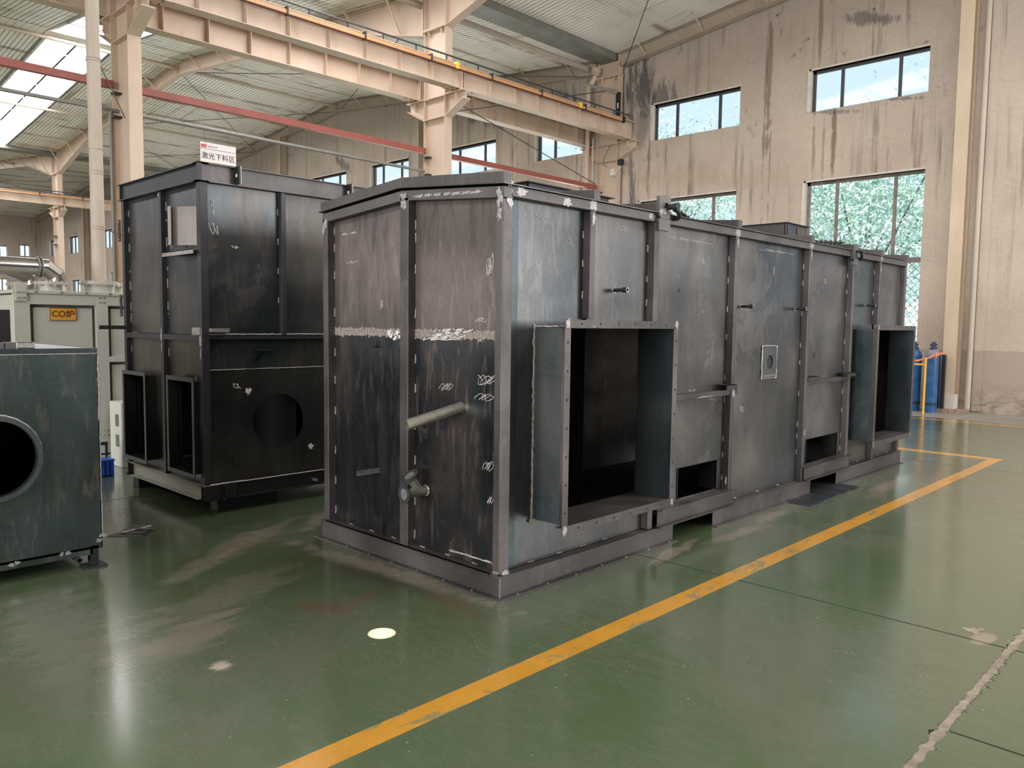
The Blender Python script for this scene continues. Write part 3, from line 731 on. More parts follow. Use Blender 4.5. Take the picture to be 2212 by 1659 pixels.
# gutters and long tie pipes
for y in (9.9, 34.6):
    mb = MB(); mb.box(X0, 13.99, y-.28, y+.28, 8.40, 8.42); mb.box(X0, 13.99, y-.29, y-.28, 8.40, 8.60); mb.box(X0, 13.99, y+.28, y+.29, 8.40, 8.54)
    g = mb.build('valley_gutter', M['gutter'])
    tag(g, 'grey valley gutter along the crane column row' if y < 20 else 'dark distant valley gutter along the far column row', 'gutter')
def pipe(name, pts, r, mat, label, n=10, cat='pipe'):
    o = MB().path(pts, r, n).build(name, M[mat], smooth=True); return tag(o, label, cat)
pipe('tie_pipe', [(X0, 10.42, 8.30), (13.85, 10.42, 8.30)], .07, 'paint_far', 'thick rusty grey pipe running just beneath the valley gutter')
pipe('ridge_pipe', [(X0, 22.4, 9.48), (13.9, 22.4, 9.48)], .05, 'paint_far', 'cream tie pipe running under the middle bay ridge')
pipe('roof_strut', [(X0, 28.6, 8.9), (13.9, 28.6, 8.9)], .045, 'paint_far', 'cream strut pipe under the left slope of the middle bay')
pipe('roof_strut', [(X0, 40.8, 8.9), (13.9, 40.8, 8.9)], .05, 'paint_far', 'cream strut pipe under the far bay roof slope')
for a, b_, nm in ((X0, 1.6, 'left'), (1.78, 7.88, 'mid'), (8.06, 13.75, 'right')):
    o = BOX(a, b_, 10.14, 10.24, 5.17, 5.28).build('red_square_tube', M['red'])
    tag(o, {'left': 'red square tube left of the nearest crane column', 'mid': 'red square tube spanning between the two foreground crane columns', 'right': 'dark red square tube from the middle column to the window wall'}[nm], 'pipe', 'red tubes along the crane columns')
pipe('grey_conduit', [(X0, 10.2, 4.85), (1.6, 10.2, 4.84), (7.87, 10.2, 4.81)], .032, 'greypipe', 'thin grey conduit below the red tube carrying the hanging sign')
pipe('thin_pipe', [(1.56, 10.2, 4.84), (1.56, 10.2, 0)], .03, 'greypipe', 'thin vertical grey pipe dropping beside the nearest crane column')
# roof bracing rods
def rod(a, b_, label, r=.011): pipe('brace_rod', [a, b_], r, 'cable', label, 5, 'rod')
rod((7.97, 22.3, 9.33), (13.86, 28.6, 8.72), 'thin brace rod from the ridge down left to the window wall rafter')
rod((7.97, 28.6, 8.72), (13.86, 22.5, 9.33), 'thin brace rod rising to the ridge at the window wall')
rod((7.97, 10.6, 8.1), (13.86, 22.2, 9.38), 'long brace rod from the middle column head to the wall ridge')
rod((7.97, 22.3, 9.35), (13.86, 10.7, 8.22), 'long brace rod from the near ridge to the wall column head')
rod((7.97, 28.7, 8.72), (13.86, 34.2, 8.2), 'brace rod at the left foot of the middle bay roof')
rod((7.97, 34.2, 8.2), (13.86, 28.7, 8.72), 'crossing brace rod at the left foot of the middle bay roof')
rod((7.97, 3.6, 9.1), (13.84, 9.4, 8.22), 'thin brace rod hanging across the right roof slope')
rod((8.0, 10.2, 6.6), (13.8, 10.2, 5.3), 'thin diagonal wall brace falling to the wall column')
rod((8.0, 9.6, 5.95), (13.8, 10.0, 7.7), 'thin diagonal wall brace rising to the wall column head')
for k_ in range(2): rod((1.7+k_*.0, 41+k_*11, 8.9-k_*.2), (13.8, 52-k_*11, 9.0-k_*.2), 'crossed brace rod under the far bay roof, %s' % ('rising' if k_ else 'falling'))

# ------------------------------------------------------------------ crane girders
def girder(x0, x1, yc, zb, zt, label, side, busbar=False, mat='paint'):
    t = thing('crane_girder', ((x0+x1)/2, yc, zb), label, 'beam', 'crane girders')
    m_ = M[mat]
    BOX(x0, x1, yc-.125, yc+.125, zb, zb+.014).build('bottom_flange', m_, t)
    BOX(x0, x1, yc-.14, yc+.14, zt-.014, zt).build('top_flange', m_, t)
    BOX(x0, x1, yc-.005, yc+.005, zb+.014, zt-.014).build('girder_web', m_, t)
    n_ = int(round((x1-x0)/.775)); s = None
    for i in range(n_+1):
        x = x0+.02+(x1-x0-.04)*i/n_
        if s is None: s = BOX(x-.005, x+.005, yc-.115, yc+.115, zb+.014, zt-.014).build('web_stiffener', m_, t); sx0 = x
        else: inst(s, (x-sx0, 0, 0))
    BOX(x0+.05, x1-.05, yc-.03, yc+.03, zt, zt+.05).build('crane_rail', M['gunmetal'], t)
    for xe in (x0+.2, x1-.2):
        for q in (-.07, .07):
            for e in (-.06, .06): MB().tube((xe+e, yc+q, zb-.022), (xe+e, yc+q, zb-.0105), .014, 6).build('bolt', M['rubber'], t)
        BOX(xe-.16, xe+.16, yc-.135, yc+.135, zb-.010, zb-.0005).build('splice_plate', m_, t)
    if busbar:
        BOX(x0, min(x1, 13.25), yc-.21, yc-.155, zt-.12, zt-.055).build('conductor_bar', M['orange'], t, 'orange insulated conductor bar')
        BOX(x0, min(x1, 13.25), yc-.205, yc-.16, zt-.135, zt-.121).build('conductor_lip', M['signbrown'], t)
        k = x0+.7
        while k < x1:
            BOX(k-.015, k+.015, yc-.225, yc-.13, zt-.14, zt+.0).build('bar_hanger', M['gunmetal'], t); k += 1.55
        MB().path([(x0, yc-.10, zt+.12), ((x0+x1)/2, yc-.10, zt+.115), (min(x1, 13.7), yc-.10, zt+.12)], .018, 8).build('cable', M['cable'], t)
        k = x0+.4
        while k < x1-.2:
            BOX(k-.01, k+.01, yc-.11, yc-.09, zt, zt+.11).build('cable_post', M['gunmetal'], t); k += .775
    return t
ZB, ZT = 6.325, 6.78
girder(7.99, 13.98, 9.20, ZB, ZT, 'cream crane girder with orange conductor bar from the middle column to the window wall', -1, True)
girder(1.70, 7.97, 9.20, ZB, ZT, 'cream crane girder with orange conductor bar between the two foreground columns', -1, True)
girder(-4.5, 1.68, 9.20, ZB, ZT, 'cream crane girder left of the nearest foreground column on the camera side', -1, True)
girder(7.99, 13.98, 10.53, ZB, ZT, 'rear cream crane girder behind the right conductor girder', 1)
girder(1.70, 7.97, 10.53, ZB, ZT, 'rear cream crane girder below and behind the left conductor girder', 1)
girder(-4.5, 1.68, 10.53, ZB, ZT, 'rear cream crane girder seen left of the stack pipe', 1)
girder(1.7, 7.97, 33.95, 6.28, 6.72, 'distant cream crane girder with red line at far left', 1, True)
girder(7.99, 13.9, 33.95, 6.28, 6.72, 'distant cream crane girder behind the stack pipe', 1, True)
for x, lab in ((7.72, 'small yellow clip on the orange conductor bar near the middle column'), (11.6, 'small yellow clip on the orange conductor bar near the window wall')):
    mb = MB(); mb.box(x-.035, x-.008, 8.975, 9.07, 6.65, 6.78); mb.box(x+.008, x+.035, 8.975, 9.07, 6.65, 6.78); mb.box(x-.035, x+.035, 9.0, 9.06, 6.70, 6.74)
    tag(mb.build('bar_clip', M['yellowclip']), lab, 'clip')
sb = BOX(13.68, 13.73, 9.42, 9.54, 6.80, 7.55).build('switch_strip', M['black']); tag(sb, 'black control strip with pale label fixed to the wall column above the girder', 'electrical box')
BOX(13.676, 13.68, 9.45, 9.49, 7.15, 7.28).build('pale_label', M['signpaint'], sb)
an = thing('antenna_bracket', (13.7, 9.6, 7.6), 'thin white angled pipe bracket projecting from the wall column', 'bracket')
MB().tube((13.66, 9.5, 7.52), (12.4, 10.0, 7.66), .022, 6).build('arm', M['greypipe'], an); MB().tube((13.66, 9.5, 7.60), (12.5, 10.25, 7.74), .018, 6).build('arm', M['greypipe'], an)
fl_ = thing('wall_camera', (13.7, 9.45, 5.55), 'small black floodlight on a white angled arm at the wall column', 'lamp')
BOX(13.62, 13.72, 9.5, 9.62, 5.45, 5.62).build('mount', M['white_unit'], fl_); MB().tube((13.64, 9.5, 5.5), (13.55, 9.25, 5.62), .018, 6).build('arm', M['white_unit'], fl_)
BOX(13.48, 13.6, 9.17, 9.30, 5.66, 5.80).build('lamp_head', M['rubber'], fl_)
pipe('loose_cable', [(13.7, 9.7, 6.25), (13.62, 9.82, 5.95), (13.6, 9.85, 5.75), (13.62, 9.72, 5.68)], .008, 'cable', 'thin black cable dangling below the girder at the wall column', 5, 'cable')

# ------------------------------------------------------------------ MAIN BOX : long grey furnace casing
A = thing('furnace_casing', (0, 0, 0), 'long grey welded steel casing with two flanged openings, largest box at centre', 'steel casing')
BK = .115          # panel plane
LX, WY = 6.8, 1.95
# skids
def skid(x0, x1, z0, z1, nm='skid_beam', lip=.040, hi=False):
    mb = MB(); t = .007
    mb.box(x0, x1, .0, .10, z0, z0+t); mb.box(x0, x1, lip, lip+t, z0+t, z1-t); mb.box(x0, x1, .0 if hi else lip-.004, .112, z1-t, z1); mb.build(nm, M['frame'], A, bevel=.0015)
    mb = MB(); mb.box(x0, x1, WY-.10, WY, z0, z0+t); mb.box(x0, x1, WY-lip-t, WY-lip, z0+t, z1-t); mb.box(x0, x1, WY-.112, WY-lip, z1-t, z1); mb.build(nm, M['frame'], A)
skid(.036, 1.87, 0, .128); skid(1.66, 2.76, .134, .262, hi=True); skid(2.45, 4.28, 0, .138); skid(4.13, 5.22, .144, .272, hi=True); skid(4.9, 6.8, 0, .145)
mb = MB(); mb.box(.0, .036, .0, WY, 0, .007); mb.box(.040, .047, .041, WY-.041, .007, .128); mb.box(.012, .11, .113, WY-.113, .1285, .134); mb.box(.030, .047, .034, WY-.034, .1285, .134); mb.build('end_skid_beam', M['frame'], A)
MB().tube((.042, .042, .007), (.042, .042, .128), .004, 6).build('skid_corner_weld', M['weld'], A)
ibeam_y(.12, WY-.12, LX-.05, 0.001, .144, .05, .007).build('end_skid_beam', M['frame'], A)
BOX(.11, LX-.1, .12, WY-.12, .125, .132).build('base_plate', M['inside'], A)
# gable outline
RZ = lambda y: 2.335 + .072*(1-abs(y-.975)/.925)      # underside of the roof edge rail
# end panels (upper rusty, lower dark)
def end_panel(y0, y1, z0, z1, mat, sl=False):
    if sl: mb = MB().prism([(y0, z0), (y1, z0), (y1, RZ(y1)), (y0, RZ(y0))], 0, BK, BK+.006)
    else: mb = BOX(BK, BK+.006, y0, y1, z0, z1)
    return mb.build('end_panel', M[mat], A)
for y0, y1 in ((.115, .91), (.995, 1.835)):
    end_panel(y0, y1, 1.525, 0, 'brown', True); end_panel(y0, y1, .128, 1.525, 'dark')
end_panel(.91, .995, .128, 2.40, 'dark')
# far end and back, closed
BOX(LX-.12, LX-.114, .1, WY-.1, .14, 2.36).build('end_panel', M['side'], A)
BOX(.12, LX-.1, WY-.121, WY-.115, .13, 2.34).build('back_panel', M['side'], A)
# end posts
def post(x0, x1, y0, y1, z0, z1, nm='post'): return BOX(x0, x1, y0, y1, z0, z1).build(nm, M['frame'], A, bevel=.003)
post(.055, .116, .91, .995, .128, 2.40); post(.055, .116, WY-.118, WY-.055, .128, 2.33, 'corner_post')
cp = MB(); cp.box(.055, .128, .055, .063, .134, 2.302); cp.box(.055, .063, .063, .118, .134, 2.302); cp.box(.063, .128, .11, .118, .128, 2.33); cp.box(.12, .128, .063, .11, .128, 2.33)
cp.build('corner_post', M['frame'], A, bevel=.003)
# side panels between the posts
PX = [(.84, .89), (1.56, 1.615), (2.705, 2.76), (4.10, 4.155), (5.15, 5.205), (5.90, 5.95), (6.70, 6.765)]
def hole_panel(mb, x0, x1, z0, z1, y, holes, t=.006):
    """rectangular plate in the xz plane with rectangular holes"""
    xs_ = sorted(set([x0, x1]+[min(max(h, x0), x1) for o in holes for h in o[:2]]))
    for a, b_ in zip(xs_[:-1], xs_[1:]):
        if b_-a < 1e-6: continue
        cur = z0
        for o in sorted([o for o in holes if o[0] <= (a+b_)/2 <= o[1]], key=lambda o: o[2]):
            if o[2] > cur: mb.box(a, b_, y, y+t, cur, o[2])
            cur = o[3]
        if cur < z1: mb.box(a, b_, y, y+t, cur, z1)
H = [(.39, 1.48, .41, 1.575), (5.39, 6.48, .41, 1.575), (2.03, 2.605, .275, .51), (4.31, 5.055, .275, .51)]
def side_panel(x0, x1, z0=.13, z1=2.325, mat='side', dy=0.0):
    mb = MB(); hole_panel(mb, x0, x1, z0, z1, BK+dy, H); return mb.build('side_panel', M[mat], A)
side_panel(.84, .89, .13, .395); side_panel(5.90, 5.95, .14, .395); side_panel(.125, .24, mat='side_blue'); side_panel(.24, .84, mat='side'); side_panel(.89, 1.56); side_panel(1.615, 2.705, .26); side_panel(2.76, 4.10, .138)
side_panel(4.155, 5.15, .27); side_panel(5.205, 5.90, .14); side_panel(5.95, 6.70, .14)
for a, b_ in PX:
    z0 = .138 if a > 2 else (.134 if a > 1.5 else .13)
    if a < 1: hp = [(1.635, 2.318)]
    elif 5.8 < a < 6.3: hp = [(.145, .35), (1.635, 2.318)]
    else: hp = [(z0, 2.318)]
    for za, zb in hp: BOX(a, b_, .055, BK+.001, za, zb).build('post', M['frame'], A, bevel=.003)
# rails
BOX(.117, LX-.101, .052, BK-.001, 2.318, 2.378).build('top_rail', M['frame'], A, bevel=.003)
BOX(.117, LX-.101, WY-.11, WY-.05, 2.318, 2.378).build('top_rail', M['frame'], A)
for xx in (.055, LX-.1):
    MB().prism([(.05, 2.305), (.975, 2.375), (.975, 2.44), (.05, 2.37)], 0, xx, xx+.06).build('gable_rail', M['frame'], A, bevel=.003)
    MB().prism([(.975, 2.375), (1.9, 2.305), (1.9, 2.37), (.975, 2.44)], 0, xx, xx+.06).build('gable_rail', M['frame'], A, bevel=.003)
# roof plates and ribs
for ya, yb in ((.03, .975), (.975, WY-.03)):
    za, zb = (2.379, 2.452) if ya < .5 else (2.452, 2.379)
    MB().prism([(ya, za), (yb, zb), (yb, zb+.006), (ya, za+.006)], 0, .03, LX+.01).build('roof_plate', M['side'], A)
def rib(x, w=.06, top=.062):
    for ya, yb in ((.045, .975), (.975, WY-.045)):
        za, zb = (2.387, 2.459) if ya < .5 else (2.459, 2.387)
        MB().prism([(ya, za), (yb, zb), (yb, zb+top), (ya, za+top)], 0, x, x+w).build('roof_rib', M['frame'], A, bevel=.003)
for x in (.045, .86, 1.585, 2.72, 4.11, 5.16, 5.92, 6.73): rib(x)
# rails across the two slotted bays with little clips
BOX(1.615, 2.83, .062, BK, 1.04, 1.085).build('mid_rail', M['frame'], A, bevel=.002); BOX(4.155, 5.15, .062, BK, 1.055, 1.10).build('mid_rail', M['frame'], A, bevel=.002)
def clip(x, z, y=.02, w=.17): 
    mb = MB(); mb.box(x, x+w, y, BK, z, z+.005); mb.box(x, x+w, y, y+.005, z-.035, z+.005); o = mb.build('clip_bracket', M['gunmetal'], A); return o
clip(2.57, 1.125); clip(4.99, 1.135, .0, .2); clip(4.16, 1.125, .05, .25)
# slot liners
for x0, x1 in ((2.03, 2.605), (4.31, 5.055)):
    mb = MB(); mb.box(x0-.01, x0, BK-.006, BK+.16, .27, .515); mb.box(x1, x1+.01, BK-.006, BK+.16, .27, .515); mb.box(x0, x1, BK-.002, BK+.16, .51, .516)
    mb.build('slot_liner', M['inside'], A)  # near black, the slot's shade put into its colour
# main ducts
def duct(x0, x1, z0, z1, yf, label):
    t = .006; 
    BOX(x0-t, x0, yf, BK+.02, z0, z1).build('duct_side', M['side_blue'], A); BOX(x1, x1+t, yf, BK, z0, z1).build('duct_side', M['side_blue'], A)
    BOX(x0, x1, yf, BK, z1, z1+t).build('duct_top', M['side'], A); BOX(x0, x1, yf, BK+.02, z0-t, z0).build('duct_floor', M['frame'], A)
    f = .05
    fr = [BOX(x0-f, x1+f, yf-.008, yf, z1, z1+f), BOX(x0-f, x1+f, yf-.008, yf, z0-f, z0), BOX(x0-f, x0, yf-.008, yf, z0, z1), BOX(x1, x1+f, yf-.008, yf, z0, z1)]
    fr[0].box(x0-f, x1+f, yf, yf+.05, z1+.0065, z1+.013); fr[1].box(x0-f, x1+f, yf, yf+.05, z0-.013, z0-.0065); fr[2].box(x0-.013, x0-.0065, yf, yf+.05, z0, z1); fr[3].box(x1+.0065, x1+.013, yf, yf+.05, z0, z1)
    for q in fr: q.build('duct_flange', M['frame'], A, bevel=.002)
    b0 = None
    for i in range(6):
        for z in (z1+.027, z0-.027):
            x = x0+.1+(x1-x0-.2)*i/5
            if b0 is None: b0 = MB().tube((x, yf-.0095, z), (x, yf-.006, z), .0085, 8).build('bolt_hole', M['rubber'], A); p0 = (x, z)
            else: inst(b0, (x-p0[0], 0, z-p0[1]))
    for i in range(7):
        for x in (x0-.026, x1+.026):
            z = z0+.08+(z1-z0-.16)*i/6; inst(b0, (x-p0[0], 0, z-p0[1]))
    mb = MB()
    for cx_ in (x0-.028, x1+.028):
        for cz in (z0-.028, z1+.028): blob(mb, (cx_, yf-.008, cz), .045, .07, '-y', int(cx_*90+cz*7))
    split_build(mb, 'ground_corner', M['bare'], A)
duct(.39, 1.48, .41, 1.575, -.165, 'near')
duct(5.39, 6.48, .41, 1.575, -.14, 'far')
w_ = MB(); weldline(w_, (.384, BK-.004, .38), (.384, BK-.004, 1.6), .008); weldline(w_, (.384, BK-.004, 1.585), (.6, BK-.3, 1.585), .005); split_build(w_, 'weld_bead', M['weld'], A)
w_ = MB(); weldline(w_, (.36, BK-.01, .395), (.60, .0, .393), .01); weldline(w_, (.36, BK-.01, .402), (.58, .02, .385), .008); split_build(w_, 'weld_bead', M['weld'], A)
# inner partitions, chamber darkness put into their near-black colour
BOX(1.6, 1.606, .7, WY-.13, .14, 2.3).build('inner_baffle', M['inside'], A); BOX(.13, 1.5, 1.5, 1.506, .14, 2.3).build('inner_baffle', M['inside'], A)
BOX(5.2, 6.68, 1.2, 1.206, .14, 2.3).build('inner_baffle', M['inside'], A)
# seam crust on the end face
rg = random.Random(5)
for y0, y1 in ((.12, .905), (1.0, 1.83)):
    y = y0; mb = MB()
    while y < y1:
        h1 = .018+rg.random()*.014; h0 = .018+rg.random()*.018
        mb.poly([(BK-.003, y+.022, 1.525-h0), (BK-.003, y, 1.525-h0*rg.uniform(.7, 1.2)), (BK-.003, y, 1.53+h1), (BK-.003, y+.022, 1.53+h1*rg.uniform(.7, 1.2))]); y += .02
    mb.build('seam_crust', M['crust'], A, kind='stuff')
mb = MB()
for i in range(6): blob(mb, (BK-.004, 1.03+i*.03, 1.50+.012*(i % 3)), .06, .05, '-x', i)
for i in range(4): squiggle(mb, (BK-.004, .66-i*.04, 1.50+i*.018), .22, .03, .0035, '-x', 3, 60+i)
split_build(mb, 'chalk_mark', M['chalk'], A)
# chalk and grinding scribbles
mb = MB()
for c_, sx_, sz_, tn, sd_ in (((BK-.002, .60, 1.20), .12, .08, 4, 1), ((BK-.002, .24, 1.26), .16, .10, 5, 2), ((BK-.002, .26, 1.16), .14, .07, 4, 3), ((BK-.002, .22, 1.93), .05, .22, 5, 4), ((BK-.002, .30, 1.62), .09, .05, 3, 5),
                              ((BK-.002, 1.65, 2.22), .25, .02, 2, 6), ((BK-.002, 1.62, 2.02), .12, .03, 2, 7), ((BK-.002, .22, .75), .08, .10, 4, 8), ((BK-.002, .2, .55), .05, .08, 3, 9), ((BK-.002, .35, .17), .45, .02, 4, 10)):
    squiggle(mb, c_, sx_*.7, sz_*.7, .0016, '-x', tn, sd_)
for c_, sx_, sz_, tn, sd_ in (((.42, BK-.002, 2.24), .10, .03, 3, 11), ((.70, BK-.002, 2.12), .03, .05, 2, 12), ((1.25, BK-.002, 2.25), .12, .05, 3, 13), ((2.3, BK-.002, 2.10), .03, .06, 3, 14), ((3.5, BK-.002, 2.09), .03, .08, 3, 15),
                              ((4.6, BK-.002, 2.05), .04, .06, 3, 16), ((2.5, BK-.002, 1.02), .06, .03, 2, 17), ((2.1, BK-.002, 2.24), .4, .02, 3, 18), ((3.6, BK-.002, 2.26), .5, .02, 3, 19), ((2.2, BK-.002, 1.10), .1, .02, 2, 20), ((3.0, BK-.002, .9), .05, .06, 4, 21)):
    squiggle(mb, c_, sx_, sz_, .0014, '-y', tn, sd_)
split_build(mb, 'chalk_mark', M['chalk'], A)
# ground bright patches where sections are welded together
mb = MB()
for i, (y, z, a_, b_) in enumerate([(.085, 2.31, .06, .12), (.085, 2.22, .05, .10), (.955, 2.40, .09, .05), (.955, 2.35, .06, .08), (1.86, 2.30, .06, .07), (1.88, 2.25, .04, .08), (.09, .14, .06, .03), (1.27, 1.72, .035, .07)]): blob(mb, (.054 if z != 1.72 else BK, y, z), a_, b_, '-x', 30+i)
rgx = random.Random(4)
for i in range(7): blob(mb, (.0545, .80-i*.085, 2.388-i*.005), .12, .022, '-x', 50+i)
split_build(mb, 'ground_patch', M['bare'], A)
mb = MB()
for i, (x, z, a_, b_) in enumerate([(.09, 2.40, .07, .08), (.10, 2.30, .05, .14), (.20, 2.35, .10, .06), (.60, 2.345, .09, .06), (.88, 2.42, .06, .06), (.86, 2.35, .10, .07), (.865, 2.27, .04, .10), (1.50, 2.35, .06, .05), (2.73, 2.35, .10, .08), (2.735, 2.27, .04, .10),
        (4.13, 2.35, .12, .07), (4.13, 2.27, .04, .10), (5.93, 2.35, .10, .08), (5.92, 2.24, .04, .12), (6.74, 2.28, .05, .08), (.10, .14, .08, .04), (2.74, 1.05, .06, .10), (4.13, .60, .04, .12), (2.66, .34, .03, .08), (2.28, 1.05, .3, .012)]):
    blob(mb, (x, .0535 if z > .2 or x < .2 else .05, z), a_, b_, '-y', 70+i)
split_build(mb, 'ground_patch', M['bare'], A)
# stitch welds beside the posts and along the skids
mb = MB(); rgx = random.Random(12)
for a, b_ in PX:
    for z in (2.15, 1.95, 1.75, 1.45, 1.2, .95, .7, .5, .35):
        if (a < 1.2 or 5.8 < a < 6.3) and z < 1.6: continue
        z += rgx.uniform(-.05, .05); weldline(mb, (a-.003, BK-.003, z), (a-.003, BK-.003, z+.045), .0045, 4)
for y in (.905, 1.83):
    for z in (2.2, 2.1, 1.9, 1.65, 1.35, 1.15, .9, .65, .4, .2): z += rgx.uniform(-.03, .03); weldline(mb, (BK-.003, y, z), (BK-.003, y, z+.06), .004, 4)
for x in (.35, .62, .86, 1.1, 2.9, 3.3, 3.7, 5.3, 5.6, 5.9, 6.2, 6.5): weldline(mb, (x, BK-.006, .137 if x < 2 else .147), (x+.05, BK-.006, .138 if x < 2 else .148), .005, 4)
for y in (1.6, 1.35, 1.1, .8, .55, .3): weldline(mb, (BK-.006, y, .134), (BK-.006, y+.05, .134), .005, 4)
split_build(mb, 'stitch_weld', M['weld'], A)
# bolts on the skid bottom flanges
b0 = MB().tube((.018, .25, .006), (.018, .25, .011), .007, 6).build('flange_bolt', M['bare'], A)
for i in range(1, 7): inst(b0, (0, i*.26, 0))
for i in range(7): inst(b0, (.15+i*.27, -.235, 0))
# oval inspection port
pt = MB(); zc, xc = 1.286, 3.466
def plate_oval(mb, x0, x1, z0, z1, y0, y1, rx, rz, n=28):
    k = len(mb.v)
    for yy in (y0, y1):
        for i in range(n):
            t = 2*math.pi*i/n; mb.v.append((xc+rx*math.cos(t), yy, zc+rz*math.sin(t)))
        for i in range(n):
            t = 2*math.pi*i/n; c_, s_ = math.cos(t), math.sin(t); q = min((x1-x0)/2/max(abs(c_), 1e-6), (z1-z0)/2/max(abs(s_), 1e-6)); mb.v.append(((x0+x1)/2+c_*q, yy, (z0+z1)/2+s_*q))
    for i in range(n):
        j = (i+1) % n
        mb.f += [(k+i, k+j, k+n+j, k+n+i), (k+2*n+i, k+3*n+i, k+3*n+j, k+2*n+j), (k+i, k+2*n+i, k+2*n+j, k+j), (k+n+i, k+n+j, k+3*n+j, k+3*n+i)]; mb.mi += [0]*4
plate_oval(pt, 3.335, 3.60, 1.148, 1.425, BK-.012, BK, .062, .062); pt.build('inspection_port', M['side_blue'], A, 'welded plate with a round viewing hole')
MB().tube((xc, BK-.002, zc), (xc, BK-.0005, zc), .0615, 24).build('port_recess', M['rubber'], A)
mb = MB()
for p0, p1 in (((3.33, BK-.006, 1.145), (3.33, BK-.006, 1.43)), ((3.605, BK-.006, 1.145), (3.605, BK-.006, 1.43)), ((3.33, BK-.006, 1.43), (3.605, BK-.006, 1.43)), ((3.33, BK-.006, 1.145), (3.605, BK-.006, 1.145))): weldline(mb, p0, p1, .006)
for i in range(5): squiggle(mb, (3.35+i*.055, BK-.014, 1.17), .05, .02, .002, '-y', 2, 90+i)
split_build(mb, 'weld_bead', M['weld'], A)
for x_, z_ in ((3.40, 1.22), (3.53, 1.22), (3.40, 1.35), (3.53, 1.35)): MB().tube((x_, BK-.0135, z_), (x_, BK-.012, z_), .006, 8).build('bolt_hole', M['rubber'], A)
for x_, z_, r_ in ((4.415, 1.324, .028), (3.76, .95, .012), (1.98, 1.86, .014)): MB().tube((x_, BK-.0015, z_), (x_, BK, z_), r_, 12).build('drilled_hole', M['rubber'], A)
# threaded stubs
for x_, z_, y_ in ((1.164, 1.83, -.005), (2.919, 1.763, -.005), (3.953, 1.766, .005), (5.679, 1.839, .005)):
    o = MB().tube((x_, BK, z_), (x_, y_+.03, z_), .0125, 12).tube((x_, y_+.035, z_), (x_, y_, z_), .018, 14, inner=.009).build('threaded_stub', M['gunmetal'], A, smooth=True)
    MB().tube((x_, y_+.0005, z_), (x_, y_-.001, z_), .0175, 14, inner=.011, cap=False).build('stub_face', M['bare'], o)
    mb = MB(); weldline(mb, (x_-.02, BK-.004, z_), (x_+.02, BK-.004, z_+.012), .007); weldline(mb, (x_-.016, BK-.004, z_-.016), (x_+.02, BK-.004, z_-.014), .006); split_build(mb, 'weld_bead', M['weld'], A)
# galvanised pipe on the end face
pa, pb = Vector((.13, .465, 1.085)), Vector((-.22, .577, .989))
MB().tube(pa, pb, .0335, 28, inner=.0295).build('spout_pipe', M['galv'], A, 'galvanised pipe stub sloping down', smooth=True)
# wye fitting with two flanges
wy = MB(); wy.tube((.12, .787, .516), (-.06, .80, .512), .031, 24)
wy.tube((.055, .79, .515), (-.02, .802, .625), .031, 24); wy = wy.build('wye_fitting', M['galv'], A, 'welded wye fitting with two flanges', smooth=True)
def disc(c, d, r, t, hole, par, nm='pipe_flange'):
    c = Vector(c); d = Vector(d).normalized()
    o = MB().tube(c, c+d*t, r, 32, inner=hole).build(nm, M['side_blue'], par, smooth=True)
    MB().tube(c+d*(t-.004), c+d*(t-.002), hole, 24).build('pipe_mouth', M['bare'], o)
    a = d.orthogonal().normalized(); b = d.cross(a)
    for i in range(4):
        q = c+d*t+(a*math.cos(i*1.57+.5)+b*math.sin(i*1.57+.5))*r*.78; MB().tube(q-d*.001, q+d*.0008, .006, 8).build('bolt_hole', M['rubber'], o)
disc((-.052, .80, .512), (-1, .06, -.02), .062, .012, .036, A)
disc((-.014, .80, .617), (-.56, .08, .82), .062, .012, .036, A)
mb = MB(); 
for i in range(9):
    t = i/9*6.28; weldline(mb, (.105, .787+.034*math.cos(t), .516+.034*math.sin(t)), (.105, .787+.034*math.cos(t+.7), .516+.034*math.sin(t+.7)), .005, 3)
split_build(mb, 'weld_bead', M['weld'], A)
mb = MB(); mb.box(-.07, BK, 1.30, 1.304, .562, .592); mb.box(-.07, BK, 1.278, 1.304, .562, .566); mb.build('angle_bracket', M['bare'], A)
mb = MB(); mb.tube((BK, 1.31, 1.43), (BK-.05, 1.31, 1.43), .006, 8); mb.box(BK-.02, BK-.012, 1.305, 1.312, 1.42, 1.47); mb.tube((BK-.004, 1.31, 1.428), (BK-.004, 1.52, 1.432), .0025, 6); mb.build('hook_stud', M['gunmetal'], A)
